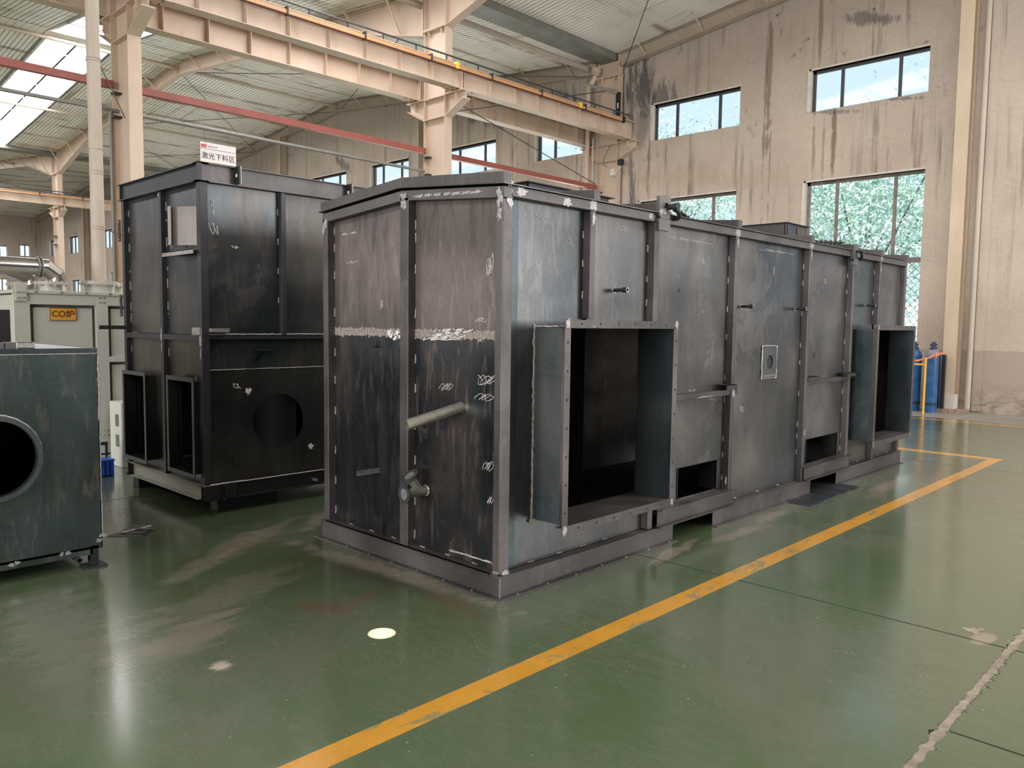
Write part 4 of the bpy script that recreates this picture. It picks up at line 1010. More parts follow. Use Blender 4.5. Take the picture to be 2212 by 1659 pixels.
# lifting lugs
def lug(x0, x1, z0, z1, nm='lifting_lug'):
    mb = MB(); c = .02; n = 20; r = .027; xc_, zc_ = (x0+x1)/2+.02, z1-.075
    outer = []
    k = len(mb.v)
    for yy in (.025, .05):
        for i in range(n):
            t = 2*math.pi*i/n; mb.v.append((xc_+r*math.cos(t), yy, zc_+r*math.sin(t)))
        for i in range(n):
            t = 2*math.pi*i/n; c_, s_ = math.cos(t), math.sin(t)
            qx = ((x1-xc_) if c_ > 0 else (xc_-x0))/max(abs(c_), 1e-6); qz = ((z1-zc_) if s_ > 0 else .09)/max(abs(s_), 1e-6); q = min(qx, qz); mb.v.append((xc_+c_*q, yy, zc_+s_*q))
    for i in range(n):
        j = (i+1) % n
        mb.f += [(k+i, k+j, k+n+j, k+n+i), (k+2*n+i, k+3*n+i, k+3*n+j, k+2*n+j), (k+i, k+2*n+i, k+2*n+j, k+j), (k+n+i, k+n+j, k+3*n+j, k+3*n+i)]; mb.mi += [0]*4
    mb.box(x0, x1, .025, .05, z0, zc_-.088)
    o = mb.build(nm, M['side'], A)
    m2 = MB(); 
    for i in range(3): blob(m2, (x0+(x1-x0)*(i+.5)/3, .0245, z0+.13), .07, .06, '-y', 200+i)
    split_build(m2, 'ground_patch', M['bare'], A); return xc_, zc_
l1 = lug(1.559, 1.70, 2.262, 2.505); l2 = lug(5.06, 5.19, 2.235, 2.435)
# roof curbs
def curb(x0, x1, y0, y1, z0, z1, mat='gunmetal', ov=.035):
    mb = MB(); t = .006
    for a in ((x0, x1, y0, y0+t), (x0, x1, y1-t, y1), (x0, x0+t, y0, y1), (x1-t, x1, y0, y1)): mb.box(a[0], a[1], a[2], a[3], z0, z1)
    mb.build('roof_curb_wall', M[mat], A)
    mb = MB()
    for a in ((x0-ov, x1+ov, y0-ov, y0+t), (x0-ov, x1+ov, y1-t, y1+ov), (x0-ov, x0+t, y0, y1), (x1-t, x1+ov, y0, y1)): mb.box(a[0], a[1], a[2], a[3], z1, z1+.006)
    mb.build('roof_curb_flange', M['gunmetal'], A)
curb(.76, 1.64, .53, 1.42, 2.42, 2.534); curb(4.36, 4.84, .43, 1.5, 2.42, 2.614, 'frame')
BOX(4.40, 4.57, .422, .428, 2.46, 2.60).build('curb_plate', M['green2'], A, 'greenish plate on the roof curb'); BOX(4.61, 4.80, .422, .428, 2.46, 2.60).build('curb_plate', M['green2'], A)

# shackles and chains resting on the roof
def shackle(c, lab, s=1.0, rot=0):
    x, z = c; t = thing('shackle', (x, .04, z-.03), lab, 'shackle')
    MB().tube((x, -.035*s, z), (x, .11*s, z), .020*s, 14).build('shackle_pin', M['gunmetal'], t, smooth=True)
    MB().tube((x, -.05*s, z), (x, -.022*s, z), .028*s, 16).build('pin_head', M['gunmetal'], t, smooth=True)
    pts = []
    for i in range(13):
        a = math.pi*i/12; pts.append((x+.10*s*math.sin(a)*1.1+.0, .0375+.07*s*math.cos(a), z-.02*s-.05*math.sin(a)))
    MB().path(pts, .015*s, 10).build('shackle_bow', M['gunmetal'], t, smooth=True)
def chain(p0, p1, n_, lab, s=1.0):
    p0 = Vector(p0); p1 = Vector(p1); d = (p1-p0).normalized(); t = thing('lifting_chain', p0, lab, 'chain'); first = None
    for i in range(n_):
        c = p0+(p1-p0)*(i/(n_-1)); a = Vector((0, 0, 1)) if i % 2 else d.cross(Vector((0, 0, 1))).normalized(); pts = []
        for k in range(13):
            an_ = 2*math.pi*k/12; pts.append(c+d*math.cos(an_)*.026*s+a*math.sin(an_)*.014*s)
        MB().path(pts, .006*s, 6).build('chain_link', M['gunmetal'], t)
shackle((l1[0]+.03, l1[1]), 'dark bow shackle through the nearer lifting lug of the grey casing')
chain((1.78, .06, 2.44), (2.15, .16, 2.41), 10, 'dark lifting chain trailing over the roof from the nearer shackle', 1.2)
shackle((l2[0]-.02, l2[1]+.01), 'pale worn shackle on the farther lifting lug of the grey casing', .9)
chain((4.95, .10, 2.45), (4.45, .16, 2.42), 12, 'dark lifting chain lying on the roof left of the farther lug', 1.2)
# dark sheet under the casing and thin sheets on the floor
g = thing('metal_sheet', (4.3, 0, 0), 'dark embossed metal sheet lying under the far end of the casing', 'metal sheet')
MB().prism([(3.72, -.22), (4.95, -.16), (5.02, .5), (3.75, .5)], 2, .001, .006).build('sheet', M['mattdark'], g)
for k_ in range(5): MB().prism([(3.75+k_*.25, -.19), (3.93+k_*.25, -.18), (3.95+k_*.25, .4), (3.77+k_*.25, .4)], 2, .006, .008).build('raised_band', M['gunmetal'], g)

# ------------------------------------------------------------------ TALL BOX (black-blue) behind
bx, by = -.32, 3.07; W2, L2 = 1.66, 3.2
B = thing('tall_steel_casing', (bx, by, .12), 'tall dark steel casing with round hole and two slotted ducts under the hanging sign', 'steel casing')
x0, x1, y0, y1 = bx, bx+L2, by, by+W2; PB = .055
ibeam_y(y0+.0, y1, x0+.05, .12, .247, .05, .008).build('end_base_beam', M['cream_unit'], B, 'pale grey painted base beam'); ibeam_y(y0, y1, x1-.05, .12, .247, .05, .008).build('end_base_beam', M['gunmetal'], B)
ibeam_x(x0+.0, x1, y0+.05, .12, .245, .05, .008).build('side_base_beam', M['gunmetal'], B); ibeam_x(x0, x1, y1-.05, .12, .245, .05, .008).build('side_base_beam', M['gunmetal'], B)
BOX(x0, x0+.28, y0-.004, y0+.004, .125, .245).build('corner_plate', M['black'], B); 
mb = MB(); weldline(mb, (x0+.05, y0+.0, .252), (x0+.35, y0+.0, .252), .006); weldline(mb, (x0+.35, y0+.0, .250), (x0+2.6, y0+.0, .250), .004); split_build(mb, 'weld_bead', M['weld'], B)
o = MB(); o.box(x0+.16, x0+.17, y0-.05, y0+.02, .12, .235); o.tube((x0+.155, y0-.02, .18), (x0+.175, y0-.02, .18), .012, 10); o.build('base_lug', M['gunmetal'], B)
MB().tube((.72, by-.02, .165), (.72, by+.05, .165), .014, 12, inner=.009).build('drain_stub', M['bare'], B)
# posts
def post2(xa, xb, ya, yb, za=.247, zb=2.69): return BOX(xa, xb, ya, yb, za, zb).build('post', M['gunmetal'], B, bevel=.003)
post2(x0+.01, x0+.075, y0+.01, y0+.075); post2(x0+.01, x0+PB+.01, y1-.065, y1-.01); post2(x0+.01, x0+PB+.01, by+.76, by+.815)
for q in (.40, 1.12, 1.9, 2.6): BOX(q, q+.045, y0+.005, y0+PB, 1.475, 2.69).build('post', M['gunmetal'], B, bevel=.003)
post2(x1-.075, x1-.01, y0+.01, y0+.075)
# panels on the end face with duct slots
PE = x0+PB
slots = [(3.20, 3.66, .335, 1.09), (4.12, 4.58, .335, 1.09)]
def hole_panel_y(mb, ya, yb, za, zb, x, holes, t=.006):
    ys_ = sorted(set([ya, yb]+[min(max(h, ya), yb) for o in holes for h in o[:2]]))
    for a, b_ in zip(ys_[:-1], ys_[1:]):
        if b_-a < 1e-6: continue
        cur = za
        for o in sorted([o for o in holes if o[0] <= (a+b_)/2 <= o[1]], key=lambda o: o[2]): mb.box(x, x+t, a, b_, cur, o[2]); cur = o[3]
        if cur < zb: mb.box(x, x+t, a, b_, cur, zb)
for (ya, yb), mt in (((y0+.07, by+.76), 'dark2'), ((by+.815, y1-.06), 'blue2')):
    mb = MB(); hole_panel_y(mb, ya, yb, .247, 1.43, PE, slots); mb.build('end_panel', M['dark2'], B)
    BOX(PE, PE+.006, ya, yb, 1.475, 2.69).build('end_panel', M['blue2'], B)
BOX(x0+.012, PE, y0+.07, y1-.06, 1.425, 1.472).build('mid_rail', M['gunmetal'], B, bevel=.003)
BOX(PE, PE+.006, by+.76, by+.815, .247, 2.69).build('end_panel', M['dark2'], B)
def duct2(ya, yb, za, zb, xf):
    t = .005; mb = MB(); mb.box(xf, PE+.03, ya-t, ya, za, zb); mb.box(xf, PE+.03, yb, yb+t, za, zb); mb.box(xf, PE+.03, ya, yb, zb, zb+t); mb.box(xf, PE+.03, ya, yb, za-t, za); mb.build('slot_duct', M['black'], B)
    f = .035
    for q in (BOX(xf-.006, xf, ya-f, yb+f, zb, zb+f), BOX(xf-.006, xf, ya-f, yb+f, za-f, za), BOX(xf-.006, xf, ya-f, ya, za, zb), BOX(xf-.006, xf, yb, yb+f, za, zb)): q.build('slot_flange', M['side_blue'], B)
for s_ in slots: duct2(*s_, -.345 if s_[0] < 4 else -.37)
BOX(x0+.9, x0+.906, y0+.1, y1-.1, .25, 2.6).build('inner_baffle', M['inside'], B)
# side face: upper plates, lower plate with round hole
BP = y0+PB
for a, b_ in ((x0+.07, .40), (.445, 1.12), (1.165, 1.9), (1.945, x1-.07)): BOX(a, b_, BP, BP+.006, 1.475, 2.69).build('side_panel', M['blue2'], B)
BOX(x0+.07, x1-.07, y0+.015, BP, 1.44, 1.478).build('mid_rail', M['gunmetal'], B, bevel=.002)
mb = MB(); weldline(mb, (x0+.07, y0+.012, 1.482), (1.9, y0+.012, 1.482), .0045); split_build(mb, 'weld_bead', M['weld'], B)
BOX(x0+.07, x1-.07, BP, BP+.006, 1.19, 1.44).build('side_panel', M['green2'], B)
mb = MB(); n = 48; cx_, cz_, rh = .385, .722, .243; X_a, X_b, Z_a, Z_b = x0+.07, 1.5, .247, 1.185; k = 0
for yy in (BP-.003, BP+.005):
    for i in range(n):
        t = 2*math.pi*i/n; mb.v.append((cx_+rh*math.cos(t), yy, cz_+rh*math.sin(t)))
    for i in range(n):
        t = 2*math.pi*i/n; c_, s_ = math.cos(t), math.sin(t)
        q = min(((X_b-cx_) if c_ > 0 else (cx_-X_a))/max(abs(c_), 1e-6), ((Z_b-cz_) if s_ > 0 else (cz_-Z_a))/max(abs(s_), 1e-6)); mb.v.append((cx_+c_*q, yy, cz_+s_*q))
for i in range(n):
    j = (i+1) % n
    mb.f += [(i, j, n+j, n+i), (2*n+i, 3*n+i, 3*n+j, 2*n+j), (i, 2*n+i, 2*n+j, j)]; mb.mi += [0]*3
for (px_, pz_), cond in (((X_a, Z_a), 0), ((X_b, Z_a), 0), ((X_a, Z_b), 0), ((X_b, Z_b), 0)):
    # fill the plate corners left by the radial fan
    best = sorted(range(n), key=lambda i: (mb.v[n+i][0]-px_)**2+(mb.v[n+i][2]-pz_)**2)[:2]
    mb.poly([mb.v[n+best[0]], (px_, BP-.003, pz_), mb.v[n+best[1]]])
mb.build('holed_plate', M['dark2'], B, 'dark lower plate with a large round hole')
BOX(1.5, x1-.07, BP-.003, BP+.005, .247, 1.185).build('side_panel', M['dark2'], B)
mb = MB(); weldline(mb, (x0+.08, BP-.006, 1.188), (1.6, BP-.006, 1.188), .0035); split_build(mb, 'weld_bead', M['weld'], B)
b0 = None
for i in range(20):
    t = 2*math.pi*(i+.5)/20; q = (cx_+.288*math.cos(t), cz_+.288*math.sin(t))
    if b0 is None: b0 = MB().tube((q[0], BP-.0045, q[1]), (q[0], BP-.002, q[1]), .0085, 8).build('bolt_hole', M['rubber'], B); q0 = q
    else: inst(b0, (q[0]-q0[0], 0, q[1]-q0[1]))
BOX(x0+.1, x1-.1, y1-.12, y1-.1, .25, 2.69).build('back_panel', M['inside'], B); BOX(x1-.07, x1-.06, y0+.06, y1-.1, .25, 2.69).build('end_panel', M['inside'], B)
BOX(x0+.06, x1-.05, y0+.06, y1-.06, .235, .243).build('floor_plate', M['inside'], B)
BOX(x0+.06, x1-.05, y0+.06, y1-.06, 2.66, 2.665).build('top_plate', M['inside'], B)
# crown channel
def crown(seg):
    mb = MB()
    if seg == 'y':
        mb.box(x0-.012, x0+.08, y0-.012, y1+.02, 2.69, 2.697); mb.box(x0+.02, x0+.027, y0, y1, 2.697, 2.83); mb.box(x0-.012, x0+.08, y0-.012, y1+.02, 2.83, 2.837)
    elif seg == 'x':
        mb.box(x0-.012, x1, y0-.012, y0+.08, 2.69, 2.697); mb.box(x0, x1, y0+.02, y0+.027, 2.697, 2.83); mb.box(x0-.012, x1, y0-.012, y0+.08, 2.83, 2.837)
    else:
        mb.box(x0, x1, y1-.02, y1, 2.69, 2.83)
    mb.build('crown_channel', M['frame'] if seg == 'x' else M['gunmetal'], B)
for q in 'yxb': crown(q)
BOX(x0-.01, x0+.022, y0-.01, y0+.022, 2.69, 2.837).build('crown_corner', M['gunmetal'], B)
for x_ in (-.012, 1.067):
    mb = MB(); mb.box(x_, x_+.016, y0-.055, y0+.02, 2.70, 2.845); mb.build('lifting_ear', M['black'], B); BOX(x_+.017, x_+.024, y0-.056, y0-.05, 2.70, 2.845).build('ear_edge', M['bare'], B)
    MB().tube((x_-.002, y0-.02, 2.77), (x_+.0, y0-.02, 2.77), .015, 10).build('ear_hole', M['chalk'], B)
b0 = MB().tube((x0+.0, y0+.15, 2.838), (x0+.0, y0+.15, 2.842), .012, 8).build('crown_slot', M['bare'], B)
for i in range(1, 8): inst(b0, (0, i*.19, -.0))
for i in range(12): inst(b0, (.1+i*.2, -.145, 0))
# vent hood, shelf angle, brackets
mb = MB(); mb.prism([(x0-.10, 3.40), (x0-.05, 3.37), (PE, 3.20), (PE, 3.21), (x0-.045, 3.385), (x0-.095, 3.412)], 2, 2.20, 2.51); mb.build('vent_hood', M['blue2'], B, 'bent sheet vent hood'); BOX(x0-.104, x0-.098, 3.36, 3.415, 2.20, 2.51).build('hood_edge', M['bare'], B)
MB().prism([(x0-.02, 3.56), (x0-.01, 3.56), (PE, 3.42), (PE, 3.41)], 2, 2.19, 2.47).build('vent_hood', M['green2'], B); BOX(x0-.022, x0-.012, 3.555, 3.565, 2.18, 2.475).build('hood_edge', M['bare'], B)
mb = MB(); mb.box(x0-.03, x0-.024, 3.13, 3.72, 2.125, 2.16); mb.box(x0-.03, PE, 3.13, 3.72, 2.155, 2.16); mb.build('shelf_angle', M['bare'], B)
for q in (3.68, 3.645): MB().tube((x0-.031, q, 2.142), (x0-.0295, q, 2.142), .007, 8).build('bolt_hole', M['rubber'], B)
for z in (2.42, 1.72): o = BOX(x0+.0, x0+.006, y1, y1+.055, z-.10, z+.10).build('hinge_plate', M['black'], B)
for z in (2.50, 2.34, 1.80, 1.64): MB().tube((x0-.003, y1+.035, z), (x0+.0, y1+.035, z), .009, 8).build('bolt', M['bare'], B)
BOX(x0-.22, x0+.02, y1-.06, y1-.03, 1.50, 1.535).build('side_arm', M['green2'], B)
mb = MB(); mb.box(x0-.01, x0+.02, 3.08, 3.22, 1.475, 1.535); mb.box(-.25, -.10, y0-.04, y0+.02, 1.50, 1.53); mb.build('angle_clip', M['bare'], B)
mb = MB(); mb.box(.17, .27, y0-.05, BP, 1.345, 1.351); mb.prism([(.20, 1.345), (.23, 1.345), (.17, 1.27), (.14, 1.27)], 1, y0+.04, BP); mb.build('lever_bracket', M['black'], B)
mb = MB()
for i, (x_, z_, sx_, sz_) in enumerate([(-.19, 2.50, .03, .14), (-.175, 2.34, .05, .12), (.0, 2.20, .05, .03), (.0, 1.05, .05, .05)]): squiggle(mb, (x_, BP-.002, z_), sx_, sz_, .004, '-y', 2, 300+i)
blob(mb, (.10, BP-.004, 1.0), .07, .06, '-y', 5); blob(mb, (.70, BP-.004, .47), .06, .06, '-y', 6)
split_build(mb, 'chalk_mark', M['chalk'], B)
mb = MB(); rgx = random.Random(8)
for ya_ in (by+.745, y1-.075):
    for z in (2.55, 2.4, 2.25, 2.0, 1.9, 1.7, 1.6, 1.3, .9, .6): weldline(mb, (PE-.003, ya_, z+rgx.uniform(-.04, .04)), (PE-.003, ya_, z+.05), .004, 4)
for x_ in (.395, 1.115):
    for z in (2.5, 2.25, 2.0, 1.75): weldline(mb, (x_, BP-.003, z), (x_, BP-.003, z+.05), .004, 4)
split_build(mb, 'stitch_weld', M['weld'], B)
mb = MB()
for i, (y_, z_, a_, b_) in enumerate([(3.86, 1.45, .04, .16), (3.86, 1.36, .03, .1), (3.10, 1.44, .05, .2), (3.10, 1.33, .03, .12), (3.86, 2.66, .04, .04), (3.20, 1.11, .03, .08), (3.66, 1.1, .04, .05)]): blob(mb, (x0+.008, y_, z_), a_, b_, '-x', 400+i)
split_build(mb, 'ground_patch', M['bare'], B)
# timber blocks beneath
for (ax, ay, lab) in ((-.16, 3.17, 'black steel block under the near corner of the tall dark casing'), (-.27, 4.56, 'black steel block under the left corner of the tall dark casing'), (2.5, 3.2, 'black steel block under the hidden far corner of the tall casing'), (2.5, 4.4, 'black steel block under the hidden rear corner of the tall casing')):
    o = BOX(ax, ax+.55, ay, ay+.14, 0, .12).build('support_block', M['black'], bevel=.006); tag(o, lab, 'block')

# ------------------------------------------------------------------ LEFT BOX
C_ = thing('left_steel_casing', (-1.5, 2.28, 0), 'dark blue-green steel casing with large round flange, at the left edge', 'steel casing')
lx1, lx0, ly0, ly1 = -1.362, -3.3, 2.28, 4.0
n = 48; cx_, cz_, rh = -1.955, .765, .228; X_a, X_b, Z_a, Z_b = lx0, lx1, .12, 1.375; mb = MB()
for yy in (ly0, ly0+.006):
    for i in range(n):
        t = 2*math.pi*i/n; mb.v.append((cx_+rh*math.cos(t), yy, cz_+rh*math.sin(t)))
    for i in range(n):
        t = 2*math.pi*i/n; c_, s_ = math.cos(t), math.sin(t)
        q = min(((X_b-cx_) if c_ > 0 else (cx_-X_a))/max(abs(c_), 1e-6), ((Z_b-cz_) if s_ > 0 else (cz_-Z_a))/max(abs(s_), 1e-6)); mb.v.append((cx_+c_*q, yy, cz_+s_*q))
for i in range(n):
    j = (i+1) % n
    mb.f += [(i, j, n+j, n+i), (2*n+i, 3*n+i, 3*n+j, 2*n+j), (i, 2*n+i, 2*n+j, j)]; mb.mi += [0]*3
for px_, pz_ in ((X_a, Z_a), (X_b, Z_a), (X_a, Z_b), (X_b, Z_b)):
    best = sorted(range(n), key=lambda i: (mb.v[n+i][0]-px_)**2+(mb.v[n+i][2]-pz_)**2)[:2]; mb.poly([mb.v[n+best[0]], (px_, ly0, pz_), mb.v[n+best[1]]])
mb.build('front_plate', M['green2'], C_)
fl = MB().tube((cx_, ly0+.01, cz_), (cx_, ly0-.045, cz_), rh+.028, 48, inner=rh, cap=False).build('round_flange', M['side_blue'], C_, 'thick round flange rim', smooth=True)
mb = MB(); pts = [(cx_+(rh+.03)*math.cos(i/24*6.283), ly0-.006, cz_+(rh+.03)*math.sin(i/24*6.283)) for i in range(25)]; mb.path(pts, .009, 6); split_build(mb, 'weld_bead', M['weld'], C_)
BOX(lx1-.006, lx1, ly0, ly1, .12, 1.375).build('side_plate', M['green2'], C_); BOX(lx0, lx1, ly1-.006, ly1, .12, 1.375).build('back_plate', M['inside'], C_); BOX(lx0, lx0+.006, ly0, ly1, .12, 1.375).build('side_plate', M['green2'], C_)
BOX(lx0, lx1, ly0, ly1, .12, .126).build('bottom_plate', M['inside'], C_); BOX(lx0-.01, lx1+.004, ly0-.012, ly1, 1.375, 1.381).build('top_lip', M['bare'], C_)
BOX(lx0, lx1, ly0+.0, ly0+.05, 1.382, 1.412).build('top_rail', M['side_blue'], C_, bevel=.002); BOX(lx0, lx1, ly0+.05, ly1, 1.40, 1.405).build('top_plate', M['frame'], C_)
BOX(lx0, lx1-.06, ly0+.0, ly0+.05, .085, .135).build('bottom_rail', M['green2'], C_)
mb = MB(); weldline(mb, (lx1+.002, ly0-.002, .95), (lx1+.002, ly0-.002, 1.37), .006); weldline(mb, (lx1+.001, ly0-.003, .2), (lx1+.001, ly0-.003, .9), .003); split_build(mb, 'weld_bead', M['weld'], C_)
for q, (dx, dy) in enumerate(((-.075, .0), (-.075, ly1-ly0-.06), (-1.9, .0), (-1.9, ly1-ly0-.06))):
    lg = BOX(lx1+dx, lx1+dx+.05, ly0+dy, ly0+dy+.05, .015, .14).build('leg', M['black'], C_); BOX(lx1+dx-.04, lx1+dx+.09, ly0+dy-.04, ly0+dy+.09, 0, .014).build('foot_plate', M['gunmetal'], lg)
mb = MB()
for i, (x_, z_) in enumerate(((-1.88, .112), (-1.85, .118), (-1.60, .122), (-1.57, .125), (-1.385, .17), (-1.36, .20))): blob(mb, (x_, ly0-.003, z_), .05, .03, '-y', 500+i)
split_build(mb, 'ground_patch', M['bare'], C_)
MB().tube((-1.51, ly0+.2, .075), (-1.51, ly0-.03, .068), .018, 16, inner=.012).build('drain_stub', M['gunmetal'], C_, smooth=True)
# clamp pieces lying on top
o = MB(); o.box(-2.3, -1.86, 2.34, 2.40, 1.412, 1.445); o.box(-1.855, -1.80, 2.33, 2.41, 1.412, 1.45); tag(o.build('square_bar', M['frame']), 'brown steel bar lying on top of the left casing', 'bar')
o = MB(); o.box(-1.79, -1.70, 2.33, 2.335, 1.412, 1.45); o.box(-1.79, -1.70, 2.33, 2.40, 1.412, 1.416); o.box(-1.79, -1.71, 2.33, 2.34, 1.446, 1.452); tag(o.build('bright_angle', M['bare']), 'short bright angle piece on top of the left casing', 'bar')
# black plate standing right behind its edge
o = BOX(-1.352, -1.346, 2.45, 3.2, .14, 1.05).build('black_strip', M['black'], C_)
# drive housing at the far left above the casing
o = thing('dark_cabinet', (-1.75, 4.6, 1.405), 'dark grey cabinet with black cable at the left edge above the casing', 'cabinet')
BOX(-1.72, -1.36, 4.3, 4.62, 0, 1.66).build('cabinet_body', M['gunmetal'], o, bevel=.01); BOX(-1.42, -1.35, 4.28, 4.30, 1.0, 1.66).build('cabinet_edge', M['rubber'], o)
MB().path([(-1.75, 4.3, 1.95), (-1.60, 4.3, 1.94), (-1.50, 4.3, 1.86), (-1.46, 4.3, 1.74), (-1.45, 4.3, 1.66)], .02, 8).build('cable', M['rubber'], o, smooth=True)

# ------------------------------------------------------------------ pale unit with CO sign
U = thing('pale_furnace_unit', (0, 6.1, 0), 'pale grey-green bolted furnace unit with amber sign behind the left casings', 'furnace unit')
ux0, ux1, uy0, uy1, uz = -.87, 1.9, 6.1, 8.4, 1.845
BOX(ux0+.03, ux1, uy0+.05, uy1, .12, uz-.01).build('unit_body', M['cream_unit'], U)
def ub(x0, x1, z0, z1, y=0.0, nm='frame_member'): return BOX(x0, x1, uy0+y, uy0+.06, z0, z1).build(nm, M['cream_unit'], U, bevel=.003)
ub(ux0, ux0+.145, .12, uz); ub(-.095, .03, .12, uz); ub(.95, 1.08, .12, uz); ub(ux1-.12, ux1, .12, uz)
ub(ux0+.145, -.095, 1.735, uz); ub(.03, .95, 1.735, uz); ub(1.08, 1.78, 1.735, uz); ub(ux0+.145, -.095, 1.12, 1.18); ub(.03, .95, 1.12, 1.18); ub(1.08, 1.78, 1.12, 1.18)
ub(ux0+.145, -.095, .10, .26); ub(.03, .95, .10, .26); ub(1.08, 1.78, .10, .26)
for a, b_ in ((ux0+.145, -.095), (.03, .95), (1.08, 1.78)):
    for z0, z1 in ((1.18, 1.735), (.26, 1.12)):
        BOX(a+.005, b_-.005, uy0+.046, uy0+.051, z0+.003, z1-.003).build('panel_seal', M['cream_dark'], U); BOX(a+.035, b_-.03, uy0+.03, uy0+.05, z0+.0, z1-.03).build('wall_panel', M['cream_unit'], U)
BOX(ux0-.01, ux1+.01, uy0-.015, uy1, uz, uz+.035).build('top_deck', M['cream_unit'], U, bevel=.004)
for k_ in range(8): MB().tube((ux0+.2+k_*.24, uy0-.016, uz+.02), (ux0+.2+k_*.24, uy0-.02, uz+.02), .012, 8).build('bolt', M['galv'], U)
lgp = BOX(ux0+.01, ux0+.115, uy0-.02, uy0, 1.765, 1.955).build('lifting_plate', M['cream_unit'], U, bevel=.004)
MB().tube((ux0+.062, uy0-.0215, 1.915), (ux0+.062, uy0-.019, 1.915), .016, 14).build('lifting_eye', M['plasterstrip'], lgp)
for a in (.038, .085):
    for z in (1.80, 1.855): MB().tube((ux0+a, uy0-.02, z), (ux0+a, uy0-.032, z), .010, 8).build('bolt', M['galv'], lgp)
for bx_ in (-.055, -.01):
    for z in (1.77, 1.82, .32, .37): MB().tube((bx_, uy0, z), (bx_, uy0-.008, z), .010, 8).build('bolt', M['galv'], U)
BOX(ux0+.1, ux1, uy0+.08, uy1, 0, .12).build('plinth', M['rubber'], U); BOX(ux0, ux1, uy0-.01, uy0+.06, .04, .10).build('base_rail', M['cream_unit'], U)
sg = BOX(-.54, -.285, uy0+.018, uy0+.03, 1.572, 1.705).build('amber_sign', M['signyellow'], U, 'amber sign reading CO and a Chinese character'); 
mb = MB()
for a in ((-.54, -.285, 1.572, 1.577), (-.54, -.285, 1.70, 1.705), (-.54, -.535, 1.572, 1.705), (-.29, -.285, 1.572, 1.705)): mb.box(a[0], a[1], uy0+.016, uy0+.018, a[2], a[3])
mb.build('sign_border', M['signbrown'], sg)
DG = None
def text(s, loc, size, mat, parent, rot=(R(90), 0, 0), extr=.001, name='lettering', ax='CENTER', bold=0.0, spacing=1.0):
    cu = bpy.data.curves.new('t', 'FONT'); cu.body = s; cu.size = size; cu.extrude = extr; cu.align_x = ax; cu.align_y = 'CENTER'; cu.offset = bold; cu.space_character = spacing
    to = bpy.data.objects.new('t', cu); COL.objects.link(to); bpy.context.view_layer.update()
    me = bpy.data.meshes.new_from_object(to.evaluated_get(bpy.context.evaluated_depsgraph_get())); bpy.data.objects.remove(to)
    me.materials.clear(); me.materials.append(M[mat])
    o = bpy.data.objects.new(name, me); COL.objects.link(o); o.parent = parent; og = ORG[parent.name]
    o.location = (loc[0]-og[0], loc[1]-og[1], loc[2]-og[2]); o.rotation_euler = rot; return o
text('CO炉', (-.412, uy0+.016, 1.638), .088, 'signbrown', sg, bold=.001)
# round flanged nozzles on the deck
def nozzle(cx_, cy_, r, h, lab=None):
    o = MB().lathe(cx_, cy_, [(r, uz+.03), (r, uz+h)], 28).build('deck_nozzle', M['cream_unit'], U, smooth=True)
    MB().lathe(cx_, cy_, [(r+.06, uz+h), (r+.06, uz+h+.012)], 28).build('nozzle_flange', M['cream_unit'], o); MB().lathe(cx_, cy_, [(r+.06, uz+h+.016), (r+.06, uz+h+.028)], 28).build('nozzle_flange', M['cream_unit'], o)
    for i in range(12):
        t = i/12*6.283; MB().tube((cx_+(r+.04)*math.cos(t), cy_+(r+.04)*math.sin(t), uz+h-.02), (cx_+(r+.04)*math.cos(t), cy_+(r+.04)*math.sin(t), uz+h+.045), .008, 6).build('bolt', M['galv'], o)
nozzle(.30, 7.15, .16, .155); nozzle(.62, 7.75, .15, .16); nozzle(-.27, 7.0, .115, .13); nozzle(-.42, 7.5, .115, .12)
S = thing('stack_pipe', (.30, 7.15, 2.03), 'tall pale vertical stack pipe with clamp rings rising from the pale unit', 'pipe')
rs = .075
MB().lathe(.30, 7.15, [(.2, 2.03), (.2, 2.042), (rs, 2.045), (rs, 10.4)], 28).build('pipe_run', M['paint_pipe'], S, smooth=True)
for z in (2.66, 2.69, 3.31, 3.345, 3.60, 4.62, 4.65): MB().lathe(.30, 7.15, [(rs+.006, z), (rs+.006, z+.012)], 28).build('clamp_ring', M['paint_far'], S)
MB().tube((.37, 7.17, 4.63), (1.55, 9.6, 4.62), .008, 6).build('stay_rod', M['cable'], S); MB().tube((.37, 7.17, 2.68), (1.4, 8.6, 2.68), .008, 6).build('stay_rod', M['signbrown'], S)
D = thing('galvanised_duct', (-.27, 7.0, 2.0), 'shiny galvanised round duct bending down into the pale unit at the left edge', 'duct')
zc_ = 2.17
MB().tube((-3.2, 7.0, zc_), (-.41, 7.0, zc_), .096, 32).build('duct_run', M['galv_duct'], D, smooth=True)
for q in (-.40, -.37): MB().tube((q-.008, 7.0, zc_), (q+.006, 7.0, zc_), .118, 32).build('duct_ring', M['gutter'], D, smooth=True)
el = MB(); segs = [(-.40, 2.17), (-.31, 2.17), (-.20, 2.09), (-.15, 2.05), (-.15, 2.0)]
el.path([(a, 7.0, z) for a, z in ((-.41, 2.17), (-.32, 2.17), (-.21, 2.085), (-.19, 2.0))], .096, 32); el.build('duct_elbow', M['galv_duct'], D)
el = MB(); el.path([(a, 7.35, z) for a, z in ((-.62, 2.17), (-.50, 2.13), (-.38, 2.06), (-.36, 1.99))], .09, 24); el.build('duct_elbow', M['galv_duct'], D)
MB().tube((-3.2, 7.35, zc_), (-.60, 7.35, zc_), .09, 24).build('duct_run', M['galv_duct'], D, smooth=True)
